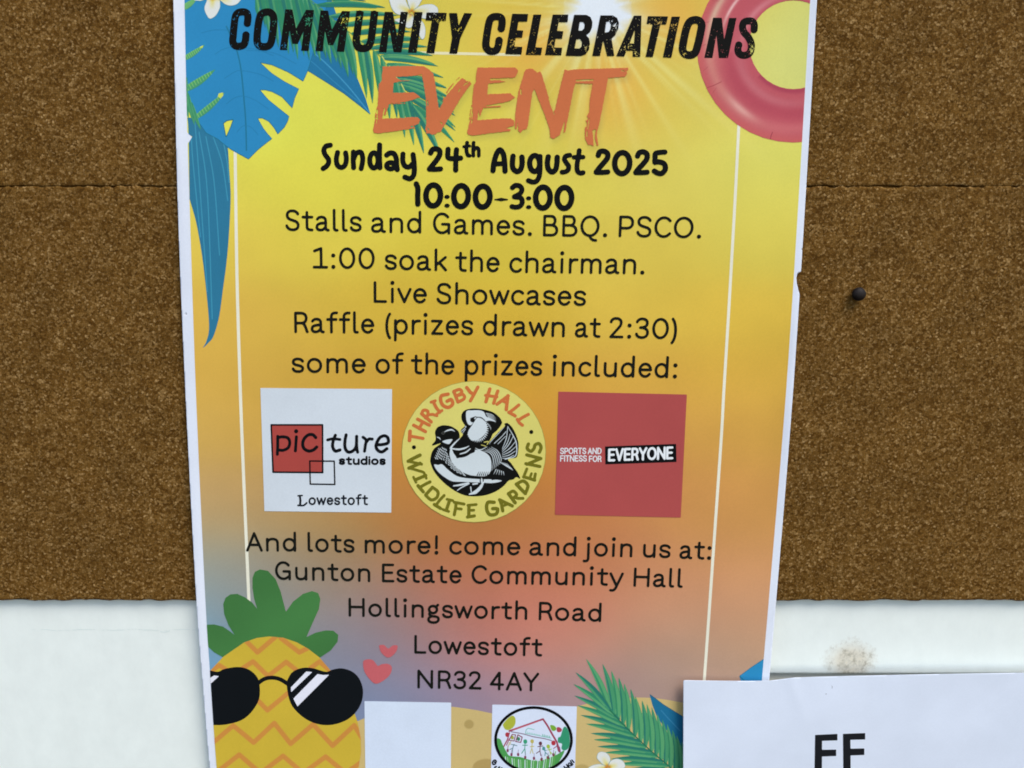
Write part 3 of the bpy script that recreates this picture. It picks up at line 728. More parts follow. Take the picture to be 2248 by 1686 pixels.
GL = {   # centre lines on a 100-unit cap height; (strokes, dots, ink-left, ink-right side bearings)
 'a': ([B_((9,57),(13,64),(21,67),(30,67),(43,67),(50,60),(50,48))+[(50,20)]+B_((50,20),(50,9),(54,5.5),(63,5.5)), B_((50,41),(36,37),(6,40),(6,20),(6,10),(14,5.5),(23,5.5),(38,5.5),(50,15),(50,30))], [], 5, 3),
 'c': ([A_(34,36,28,30.5,42,318)], [], 5, 3),
 'd': ([A_(33,36,27,30.5,0,360,28), [(60,100),(60,5)]], [], 5, 9),
 'e': ([[(8,38),(59,38)], A_(33,36,26.5,30.5,4,322)], [], 5, 4),
 'f': ([[(0,66),(43,66)], [(19,5),(19,78)]+B_((19,78),(19,93),(27,99),(46,98))], [], 3, 0),
 'g': ([A_(28,46,21,20,0,360,24), [(42,60),(54,72)], B_((15,30),(6,26),(6,12),(22,9),(38,6),(58,10),(58,-8),(58,-22),(44,-27),(31,-27),(14,-27),(4,-20),(4,-10),(4,0),(14,6),(24,9))], [], 5, 4),
 'h': ([[(6,100),(6,5)], arch(6,57)], [], 9, 8),
 'i': ([[(6,66),(6,5)]], [(6,95)], 9, 9),
 'j': ([[(6,66),(6,-10)]+B_((6,-10),(6,-24),(-2,-28),(-16,-26))], [(6,95)], 6, 9),
 'k': ([[(6,100),(6,5)], [(52,65),(10,30)], [(22,40),(54,5)]], [], 9, 2),
 'l': ([[(6,100),(6,18)]+B_((6,18),(6,8),(10,5.5),(21,5.5))], [], 9, 4),
 'm': ([[(6,66),(6,5)], arch(6,50), arch(50,94)], [], 9, 8),
 'n': ([[(6,66),(6,5)], arch(6,57)], [], 9, 8),
 'o': ([A_(35,36,29.5,30.5,0,360,28)], [], 5, 5),
 'p': ([[(6,66),(6,-28)], A_(34,36,27,30.5,0,360,28)], [], 9, 5),
 'r': ([[(6,66),(6,5)], B_((6,40),(8,58),(18,68),(39,65))], [], 9, 0),
 's': ([B_((51,56),(46,64),(38,67),(28,67),(14,67),(7,60),(7,52),(7,40),(20,38),(30,36),(44,33),(51,29),(51,20),(51,10),(42,5.5),(29,5.5),(17,5.5),(9,10),(6,19))], [], 4, 4),
 't': ([[(0,66),(45,66)], [(20,88),(20,22)]+B_((20,22),(20,9),(26,5.5),(45,5.5))], [], 3, 3),
 'u': ([[(6,66),(6,30)]+B_((6,30),(6,13),(15,5.5),(29,5.5),(44,5.5),(55,14),(57,30)), [(57,66),(57,5)]], [], 8, 9),
 'v': ([[(5,66),(33,6),(61,66)]], [], 1, 1),
 'w': ([[(5,66),(26,6),(47,62),(68,6),(89,66)]], [], 1, 1),
 'y': ([[(5,66),(35,4)], [(66,66),(36,-6)]+B_((36,-6),(28,-24),(20,-28),(7,-25))], [], 1, 1),
 'z': ([[(5,66),(50,66),(6,6),(53,6)]], [], 4, 4),
 'S': ([B_((62,80),(57,90),(47,95),(35,95),(18,95),(9,86),(9,74),(9,57),(24,54),(36,50),(52,46),(63,41),(63,26),(63,12),(51,5),(36,5),(21,5),(10,12),(6,24))], [], 5, 5),
 'G': ([A_(43,50,37,45,42,305)+[(76,22),(76,46),(45,46)], [(76,46),(76,4)]], [], 5, 8),
 'B': ([[(6,95),(6,5)], [(6,95)]+B_((38,95),(62,95),(62,53),(38,53))+[(6,53)], B_((38,53),(74,53),(74,5),(41,5))+[(6,5)]], [], 9, 5),
 'Q': ([A_(45,50,39,45,0,360,32), B_((44,5),(50,-8),(56,-17),(75,-17))], [], 5, 5),
 'P': ([[(6,95),(6,5)], [(6,95)]+B_((38,95),(72,95),(72,42),(38,42))+[(6,42)]], [], 9, 4),
 'C': ([A_(44,50,38,45,42,318)], [], 5, 4),
 'O': ([A_(45,50,39.5,45,0,360,32)], [], 5, 5),
 'L': ([[(6,95),(6,6),(57,6)]], [], 9, 3),
 'R': ([[(6,95),(6,5)], [(6,95)]+B_((36,95),(68,95),(68,47),(36,47))+[(6,47)], B_((38,47),(52,46),(54,30),(64,5))], [], 9, 3),
 'A': ([[(4,4),(39,96),(74,4)], [(16,34),(62,34)]], [], 2, 2),
 'E': ([[(58,95),(6,95),(6,6),(60,6)], [(6,52),(53,52)]], [], 9, 4),
 'F': ([[(58,95),(6,95),(6,4)], [(6,50),(53,50)]], [], 9, 4),
 'H': ([[(6,96),(6,4)], [(79,96),(79,4)], [(6,52),(79,52)]], [], 9, 9),
 'N': ([[(6,4),(6,96),(76,4),(76,96)]], [], 9, 9),
 'Y': ([[(4,96),(38,46),(72,96)], [(38,46),(38,4)]], [], 1, 1),
 'V': ([[(4,96),(38,5),(72,96)]], [], 1, 1),
 'T': ([[(2,95),(66,95)], [(34,95),(34,4)]], [], 2, 2),
 'I': ([[(6,96),(6,4)]], [], 9, 9),
 'D': ([[(6,95),(6,5)], [(6,95)]+B_((30,95),(84,95),(84,5),(30,5))+[(6,5)]], [], 9, 5),
 '0': ([A_(39,50,33,45,0,360,32)], [], 6, 6),
 '1': ([[(6,83),(38,95),(38,6)], [(3,6),(65,6)]], [], 4, 4),
 '2': ([B_((8,78),(10,90),(20,95),(32,95),(47,95),(56,87),(56,74),(56,58),(40,46),(8,6))+[(62,6)]], [], 5, 5),
 '3': ([B_((8,80),(12,90),(20,95),(32,95),(46,95),(56,88),(56,75),(56,60),(44,54),(24,53),(46,53),(59,45),(59,29),(59,13),(47,5),(32,5),(18,5),(9,11),(6,22))], [], 5, 5),
 '4': ([[(46,95),(6,30),(66,30)], [(48,95),(48,4)]], [], 4, 4),
 ':': ([], [(8,8),(8,62)], 8, 8), '.': ([], [(8,8)], 8, 8), '!': ([[(8,96),(8,34)]], [(8,8)], 9, 9),
 '(': ([B_((22,97),(2,72),(2,5),(22,-18))], [], 6, 2), ')': ([B_((2,97),(22,72),(22,5),(2,-18))], [], 2, 6),
}
GL['Q'][0][0] = A_(45, 50, 39, 45, 0, 360, 32)
def lean(x): return 0.038 - 0.110 * (x - 390.0) / 1360.0       # how far verticals run right per px downwards
def word_strokes(word, x0, x1, yb0, yb1, cap, r, gap=1.0, dot=None, ln=None):
    """place a word between two measured ends; returns [(pts, radius)]"""
    u = cap / 100.0; ru = r / u; dr = (dot or DOT * max(1.0, ru / 5.75)) 
    items = []; pen = 0.0; first = None; lo, hi = 1e9, -1e9
    for ch in word:
        st, dots, lb, rb = GL[ch]
        xs = [p[0] for s_ in st for p in s_]; e0 = min([min(xs) - ru] if xs else []  + [1e9]) if xs else 1e9; e1 = max(xs) + ru if xs else -1e9
        if dots: e0 = min(e0, min(d[0] for d in dots) - dr); e1 = max(e1, max(d[0] for d in dots) + dr)
        if ch == 'j': e0 = 0.0
        off = pen + lb * gap - e0
        for s_ in st: items.append(([(p[0] + off, p[1]) for p in s_], 'r'))
        for d in dots: items.append(([(d[0] + off, d[1]), (d[0] + off + .01, d[1])], 'd'))
        pen = off + e1 + rb * gap
    for pts, k in items:
        q = ru if k == 'r' else dr
        for p in pts: lo = min(lo, p[0] - q); hi = max(hi, p[0] + q)
    out = []
    for pts, k in items:
        p = np.array(pts); q = ru if k == 'r' else dr
        # map with the radius kept in pixels
        t = (p[:, 0] - lo - q) / max(hi - lo - 2 * q, 1e-6)
        X = x0 + r * (q / ru) * 1.0 + t * (x1 - x0 - 2 * q * u)
        base_y = yb0 + (yb1 - yb0) * t
        V = p[:, 1] * u
        sl = lean(X) if ln is None else ln
        out.append((np.stack([X - sl * V, base_y - V], 1), q * u))
    return out
def text_layer(name, words, r, color, depth, parent, label=None, step=1.0, butt=False, hf=paper_h, **kw):
    S_ = []
    for w_ in words: S_ += word_strokes(*w_, r, **kw)
    allp = np.vstack([p for p, _ in S_]); m = r + 5
    f = Field(math.floor(allp[:, 0].min() - m), math.floor(allp[:, 1].min() - m), allp[:, 0].max() + m, allp[:, 1].max() + m, step)
    for p, q in S_: f.stroke(p, q, butt=butt and len(p) > 2)
    return layer(name, f, depth, parent, color, label=label, hf=hf, merge=4)
BLACK = (20, 22, 18)
body = [
 ('stalls line', [('Stalls',626.7,794,506.5,508.5,46.5),('and',814.7,924.8,510.5,512,46.5),('Games.',950.4,1167.7,513,517.5,46.5),('BBQ.',1191.9,1332.7,518.3,520,46.3),('PSCO.',1358,1538.9,520,523,46.3)]),
 ('soak the chairman line', [('1:00',686.6,822.7,589,590.5,46.3),('soak',844.8,981.6,592,595,46.3),('the',999,1097,596,597.5,46.3),('chairman.',1118,1414.5,598.5,602,46.3)]),
 ('live showcases line', [('Live',820.4,937.3,664.3,666,46.3),('Showcases',958.3,1286,667.3,671.5,46)]),
 ('raffle line', [('Raffle',646.3,822,730.4,732.2,45.6),('(prizes',846,1038.5,733.3,736,45.6),('drawn',1060,1239.7,736.4,739.7,45.6),('at',1261.9,1318.1,740.3,741.3,45.6),('2:30)',1337.6,1485.4,742,744.5,45.6)]),
 ('prizes included line', [('some',640.7,803.4,818,819.5,45.2),('of',824.5,886.6,820,820.8,45.2),('the',901.8,997.8,821,822.5,45.2),('prizes',1020.4,1190,822.8,825,45.2),('included:',1212.6,1486,825.5,830,45.2)]),
 ('and lots more line', [('And',540.3,650.6,1209.8,1210.5,40.6),('lots',675.5,778.3,1211,1213.3,40.6),('more!',800.7,962.4,1214.2,1216.6,40.6),('come',986.3,1142.3,1217,1218.8,40.6),('and',1161.8,1264.8,1219.3,1220.8,40.6),('join',1279.5,1388,1220.8,1222.8,40.6),('us',1411.3,1471.6,1223.5,1225,40.6),('at:',1491.4,1560.7,1226.5,1228.3,40.6)]),
 ('hall name line', [('Gunton',604.2,813,1272.3,1277,40),('Estate',838.6,1013.6,1277.8,1280.5,40),('Community',1035.1,1368.6,1281,1286,40),('Hall',1390.6,1498.7,1287,1290,40)]),
 ('road line', [('Hollingsworth',765.3,1157.4,1352.6,1360,39.2),('Road',1182.6,1319.8,1361,1364.8,39.2)]),
 ('town line', [('Lowestoft',909.5,1190.4,1434.4,1440.6,39.8)]),
 ('postcode line', [('NR32',916.2,1057.1,1510.2,1513.4,39),('4AY',1075.2,1182.9,1513.8,1517,39)]),
]
for k, (lab, ws) in enumerate(body):
    cap = ws[0][5]
    text_layer('lettering', ws, 3.0 if k < 5 else 2.85, BLACK, 20, poster, label='black ' + lab, gap=1.35 if k < 5 else 1.35)

# ---- date lettering (fat rounded brush), traced stroke by stroke
def date():
    a, b = zm(680, 290, 5.267), zm(1060, 290, 5.267); k = 5.267
    f = Field(690, 296, 1480, 476)
    def s(z, pts, r, **kw): f.stroke(z(pts), r / k, sm=len(pts) > 2, **kw)
    def o(z, cx, cy, rx, ry, r, rot=0.0):
        t = np.radians(np.arange(0, 360, 12)); c_, q_ = math.cos(rot), math.sin(rot)
        p = [(cx + rx * math.cos(v) * c_ - ry * math.sin(v) * q_, cy + rx * math.cos(v) * q_ + ry * math.sin(v) * c_) for v in t]
        f.stroke(z(p + p[:1]), r / k)
    s(a, [(238,150),(188,162),(163,208),(180,262),(215,310),(217,358),(188,398),(155,420)], 29)
    s(a, [(322,235),(308,310),(320,380),(365,408),(408,380),(424,310),(415,240)], 29)
    s(a, [(505,230),(503,320),(508,410)], 29); s(a, [(508,310),(538,245),(590,232),(612,290),(608,360),(595,420)], 29)
    s(a, [(808,148),(806,280),(812,410)], 30); o(a, 742, 326, 48, 88, 29)
    s(a, [(890,265),(925,242),(972,248),(1000,300),(1004,370),(1012,432)], 30); o(a, 935, 388, 46, 36, 29)
    s(a, [(1078,253),(1076,330),(1100,390),(1150,402),(1185,370)], 29); s(a, [(1195,260),(1205,340),(1210,430),(1200,500),(1160,538),(1100,520)], 30)
    s(a, [(1398,240),(1420,202),(1462,193),(1502,215),(1500,268),(1462,330),(1412,392),(1385,425)], 31); s(a, [(1385,428),(1450,430),(1513,425)], 30)
    s(a, [(1600,198),(1598,285),(1640,305),(1745,300)], 30); s(a, [(1697,203),(1690,300),(1688,438)], 30)
    s(a, [(1820,122),(1812,200),(1825,262),(1848,272)], 22); s(a, [(1782,168),(1850,160)], 17)
    s(a, [(1895,122),(1890,200),(1893,272)], 21); s(a, [(1895,212),(1922,180),(1952,196),(1955,272)], 21)
    s(b, [(118,445),(130,350),(162,245),(200,205),(238,255),(252,350),(257,450)], 31); s(b, [(140,368),(245,363)], 28)
    s(b, [(350,278),(342,350),(350,418),(395,455),(438,428),(455,360),(452,288)], 31)
    o(b, 600, 362, 58, 92, 31); s(b, [(662,280),(662,400),(655,500),(625,562),(580,577),(527,560)], 29)
    s(b, [(757,285),(747,350),(757,422),(800,460),(842,430),(857,360),(860,290)], 31)
    s(b, [(1005,266),(960,277),(944,312),(965,352),(992,392),(985,438),(945,460),(917,462)], 28)
    s(b, [(1115,212),(1105,290),(1090,380),(1095,450),(1130,474),(1160,468)], 28); s(b, [(1055,290),(1160,288)], 26)
    s(b, [(1335,268),(1352,228),(1400,220),(1442,248),(1440,300),(1400,352),(1350,410),(1312,462)], 31); s(b, [(1312,464),(1380,466),(1445,460)], 30)
    o(b, 1612, 358, 87, 122, 32, .06)
    s(b, [(1790,275),(1810,238),(1858,228),(1898,255),(1896,310),(1852,368),(1800,425),(1770,465)], 31); s(b, [(1770,468),(1840,468),(1900,463)], 30)
    s(b, [(2105,230),(2050,234),(1997,248),(1992,300),(1990,345)], 30); s(b, [(1992,348),(2040,344),(2098,368),(2110,428),(2070,476),(2020,472),(1984,450)], 31)
    s(a, [(1232,598),(1250,650),(1248,740),(1250,832)], 31)
    for cx, cy in ((1428, 732), (1750, 740), (2000, 746)): o(a, cx, cy, 84, 121, 33, .05)
    for z, cx, cy in ((a,1588,748),(a,1588,850),(b,530,765),(b,530,867)):
        c = z((cx, cy)); f.ell(c[0], c[1], 31 / k, 24 / k)
    f.stroke(b([(140,780),(212,779),(286,780)]), np.array([7, 20, 7]) / k)
    s(b, [(342,642),(380,615),(430,625),(452,665),(428,712),(365,746)], 29); s(b, [(365,748),(438,760),(456,810),(430,855),(380,868),(337,860)], 29)
    for cx, cy in ((695, 757), (943, 760)): o(b, cx, cy, 84, 121, 33, .05)
    layer('lettering', f, 20, poster, (12, 14, 14), label='fat black date and time lettering', merge=4)
date()

# ---- heading
def heading():
    a, b, c, d = zm(490, 0, 6.32), zm(820, 0, 6.32), zm(1150, 0, 7.373), zm(1400, 0, 7.373)
    f = Field(498, 10, 1668, 134)
    def pl(z, pts): f.poly(z(pts))
    def st(z, pts, r, k, closed=False): f.stroke(z(pts), r / k, sm=True, closed=closed, butt=not closed)
    st(a, [(333,340),(343,240),(325,180),(262,163),(195,185),(163,260),(140,480),(133,575),(160,628),(212,642),(278,625),(306,570),(318,465)], 50, 6.32)
    st(a, [(620,165),(680,195),(702,270),(692,420),(668,570),(635,630),(572,648),(500,630),(470,560),(480,400),(502,260),(535,190)], 51, 6.32, True)
    pl(a, [(862,128),(962,132),(1012,395),(1150,135),(1262,140),(1185,708),(1080,702),(1118,425),(1035,610),(960,608),(920,410),(885,695),(785,692)])
    pl(a, [(1350,143),(1455,148),(1508,410),(1650,150),(1760,155),(1678,720),(1575,715),(1612,440),(1525,628),(1455,622),(1412,425),(1382,710),(1282,708)])
    st(a, [(1900,152),(1866,400),(1846,560),(1870,648),(1935,672),(2008,650),(2048,570),(2072,400),(2102,155)], 52, 6.32)
    pl(b, [(155,163),(268,165),(330,510),(378,163),(478,165),(388,727),(278,723),(222,400),(178,727),(75,723)])
    pl(b, [(568,165),(682,168),(598,733),(478,730)])
    pl(b, [(735,172),(1015,178),(1003,290),(918,290),(843,740),(733,735),(810,285),(722,283)])
    pl(b, [(1048,180),(1160,180),(1182,355),(1258,180),(1370,185),(1205,530),(1160,745),(1052,742),(1090,520)])
    st(b, [(1770,412),(1785,310),(1768,245),(1700,228),(1634,250),(1602,320),(1568,520),(1560,640),(1598,698),(1642,712),(1700,697),(1730,640),(1745,542)], 51, 6.32)
    pl(b, [(1925,190),(2147,193),(2132,300),(2010,300),(1992,420),(2078,423),(2062,522),(1975,522),(1955,645),(2065,650),(2052,757),(1828,750)])
    pl(c, [(155,235),(285,235),(188,765),(298,770),(278,890),(30,885)])
    pl(c, [(468,235),(722,235),(708,360),(563,358),(540,498),(640,505),(618,630),(515,625),(492,768),(622,772),(605,895),(343,890)])
    pl(c, [(815,238),(1010,240),(1080,275),(1110,350),(1105,440),(1070,520),(1010,570),(1055,620),(1070,700),(1055,800),(1000,880),(920,908),(678,902)])
    f.poly(c([(905,355),(960,355),(985,390),(975,460),(940,495),(885,495)]), cut=True); f.poly(c([(850,635),(910,632),(940,680),(935,750),(900,785),(822,782)]), cut=True)
    pl(c, [(1240,248),(1440,248),(1510,290),(1540,370),(1525,480),(1480,570),(1420,625),(1465,905),(1350,910),(1285,650),(1235,905),(1108,905)])
    f.poly(c([(1335,350),(1385,350),(1412,390),(1405,460),(1375,515),(1310,528)]), cut=True)
    pl(c, [(1780,252),(1905,252),(1885,920),(1762,918),(1765,820),(1665,820),(1625,915),(1495,908)]); f.poly(c([(1800,470),(1785,705),(1712,702)]), cut=True)
    pl(d, [(165,260),(492,265),(460,398),(368,395),(245,925),(128,920),(240,392),(145,385)])
    pl(d, [(550,268),(685,268),(545,935),(408,928)])
    st(d, [(930,320),(1002,340),(1036,405),(1020,520),(975,720),(930,850),(850,890),(765,870),(727,790),(748,640),(792,450),(845,350)], 62, 7.373, True)
    pl(d, [(1222,285),(1362,288),(1400,640),(1480,290),(1600,290),(1462,938),(1315,938),(1275,560),(1210,938),(1078,935)])
    st(d, [(1882,494),(1888,405),(1858,348),(1792,338),(1722,360),(1697,430),(1722,520),(1790,600),(1836,700),(1835,800),(1798,870),(1720,895),(1650,872),(1622,805),(1640,710)], 57, 7.373)
    # worn print: flecks and scratches that let the layer below show
    rg = np.random.default_rng(5); n = 0
    hot = [(678,42),(674,50),(755,38),(762,50),(788,38),(955,42),(968,48),(905,60),(1005,62),(1125,92),(1212,92),(1214,106),(1345,50),(1352,65),(1368,105),(1442,45),(1448,56),(1476,60),(1650,100),(1652,112),(1500,118),(1290,112),(1320,112),(1168,118),(620,108),(560,100),(1385,95),(1395,120)]
    F0 = f.F.copy()
    while n < 1000:
        if rg.random() < .42:
            h_ = hot[rg.integers(len(hot))]; x, y = h_[0] + rg.normal(0, 6), h_[1] + rg.normal(0, 7)
        else: x, y = rg.uniform(500, 1666), rg.uniform(14, 130)
        i, j = int(x - f.x0), int(y - f.y0)
        if not (2 < i < f.w - 3 and 2 < j < f.h - 3) or F0[j, i] < 2.1: continue
        an = rg.uniform(0, 3.14); L = rg.uniform(.1, 1.7); r_ = rg.uniform(.3, .8)
        f.stroke([(x - L * math.cos(an), y - L * math.sin(an)), (x + L * math.cos(an), y + L * math.sin(an))], r_, cut=True); n += 1
    layer('lettering', f, 23, poster, (15, 14, 12), label='black worn slanted heading lettering', merge=4)
heading()

def event():
    f = event_field()
    e, g = Ze, Zf
    for z, p, r in ((e,[(1288,522),(1330,455),(1392,380)],1.0),(e,[(1428,332),(1488,285)],.8),(e,[(1236,650),(1250,600)],.8),(e,[(165,905),(205,740)],.7),(e,[(318,860),(352,740)],2.0),(e,[(1640,960),(1680,720)],.7),(e,[(1885,752),(2125,738)],1.5),(e,[(390,700),(640,690)],.8),(g,[(0,722),(120,712)],1.3),(e,[(560,340),(740,330)],.7)):
        f.stroke(z(p), r)
    for z, p, r in ((e,[(1555,415),(1590,375),(1640,345)],.9),(e,[(1475,510),(1500,455)],.8),(e,[(205,790),(200,900),(190,1000)],1.0),(e,[(155,920),(210,935)],.8),(e,[(990,640),(995,720)],1.1),(e,[(1600,400),(1625,380)],.7),
                    (g,[(1285,325),(1400,318),(1530,315)],1.9),(g,[(862,600),(900,700),(945,832)],1.0),(g,[(435,460),(440,530)],1.4),(e,[(1690,820),(1680,1000)],.9),(e,[(1640,940),(1690,955)],.7),(g,[(1480,900),(1455,1060)],.9),(g,[(1445,1090),(1440,1170)],1.2),(g,[(1965,175),(2030,180)],.9),(e,[(885,240),(895,250)],1.2),(e,[(1190,985),(1215,1010)],1.2),(e,[(735,1055),(760,1050)],1.2),(e,[(990,1075),(1005,1100)],1.2)):
        f.stroke(z(p), r, cut=True)
    # ragged brush edge
    rg = np.random.default_rng(3); nz = rg.normal(0, 1, f.F.shape)
    for ax in (0, 1): nz = np.apply_along_axis(lambda v: np.convolve(v, np.ones(3) / 3, 'same'), ax, nz)
    f.F = f.F + nz * 0.9
    layer('lettering', f, 23, poster, (190, 106, 66), label='orange brushed word event', merge=4)
event()

# ---- logo panels ----------------------------------------------------------------------------
def quad_field(p, m=3, st=1.0):
    p = np.array(p); return Field(p[:, 0].min() - m, p[:, 1].min() - m, p[:, 0].max() + m, p[:, 1].max() + m, st)
def studio_logo():
    z = zm(570, 850, 5.925); k = 5.925
    pn = z([(10,10),(1722,25),(1712,1632),(62,1612)])
    f = quad_field(pn); f.poly(pn); card = layer('logo_card', f, 20, poster, (193, 204, 214), label='white photo studio logo card')
    sq = z([(150,490),(818,490),(820,1110),(175,1105)])
    f = quad_field(sq, 6); f.poly(sq, (158, 68, 62)); layer('red_square', f, 24, card)
    f = Field(590, 925, 740, 1072, .75)
    f.stroke(np.vstack([sq, sq[:1]]), 11 / k, butt=False); s2 = z([(652,960),(970,962),(978,1265),(658,1260)]); f.stroke(np.vstack([s2, s2[:1]]), 9.5 / k)
    layer('square_outline', f, 28, card, (12, 14, 18))
    f = Field(598, 938, 862, 1004, .6)
    def s(pts, r=17): f.stroke(z(pts), r * 1.15 / k, sm=len(pts) > 2)
    s([(235,640),(235,760),(230,872)]); s([(240,655),(300,645),(368,662),(392,722),(370,788),(305,820),(245,815)]); s([(478,645),(465,828)])
    c = z((475, 573)); f.ell(c[0], c[1], 27 / k, 27 / k)
    s([(730,655),(690,618),(630,622),(577,675),(560,740),(580,800),(640,830),(700,815),(742,778)], 18)
    s([(985,625),(957,700),(950,775),(985,830),(1045,815)], 18); s([(885,685),(960,670),(1045,680)], 16)
    s([(1125,620),(1110,700),(1112,790),(1150,842),(1210,830),(1255,770),(1262,640)], 18); s([(1260,700),(1265,800),(1275,845)], 17)
    s([(1345,650),(1385,690),(1375,760),(1365,832)], 17); s([(1385,720),(1420,675),(1465,675)], 17)
    s([(1520,748),(1600,745),(1672,720),(1665,655),(1620,632),(1560,660),(1515,750),(1530,812),(1590,842),(1655,800)], 18)
    layer('lettering', f, 30, card, (12, 14, 18), merge=4)
    x0, y0 = z((1030, 1003)); x1, y1 = z((1640, 1005))
    text_layer('lettering', [('studios', x0, x1, y0, y1, 98 / k)], 13.4 / k, (12, 14, 18), 30, card, step=.4, gap=.1, ln=0.0, dot=13)
    x0, y0 = z((636, 1530)); x1, y1 = z((1410, 1530))
    text_layer('lettering', [('owestoft', x0, x1, y0, y1, 132 / k)], 11.5 / k, (20, 26, 34), 30, card, step=.5, gap=1.0, ln=0.0)
    f = Field(650, 1084, 678, 1114, .5); s([(522,1412),(530,1470),(526,1532)], 12); s([(500,1412),(555,1408)], 8); s([(500,1536),(570,1538),(612,1505)], 10)
    layer('lettering', f, 30, card, (20, 26, 34), merge=4)
studio_logo()
def sports_logo():
    z = zm(1200, 850, 5.722); k = 5.722
    pn = z([(148,55),(1762,92),(1685,1638),(105,1602)])
    f = quad_field(pn); f.poly(pn); card = layer('logo_card', f, 20, poster, (160, 73, 72), label='red sports and fitness logo card')
    bx = z([(733,745),(1627,712),(1632,940),(737,970)]); f = quad_field(bx); f.poly(bx); box = layer('black_box', f, 24, card, (12, 14, 16))
    def T(w, xa, ya, xb, yb, cap, r, gap=.45, d=30, par=card):
        x0, y0 = z((xa, ya)); x1, y1 = z((xb, yb)); return [(w, x0, x1, y0, y1, cap / k)]
    text_layer('lettering', T('EVERYONE',770,928,1592,900,150,14), 14.5 / k, (214, 222, 228), 30, card, step=.5, gap=.5, ln=-.02)
    text_layer('lettering', T('SPORTS',168,838,497,838,74,7) + T('AND',515,838,690,838,74,7) + T('FITNESS',168,932,505,932,74,7) + T('FOR',530,937,690,937,74,7), 7.0 / k, (205, 205, 210), 30, card, step=.5, gap=.6, ln=-.02)
sports_logo()

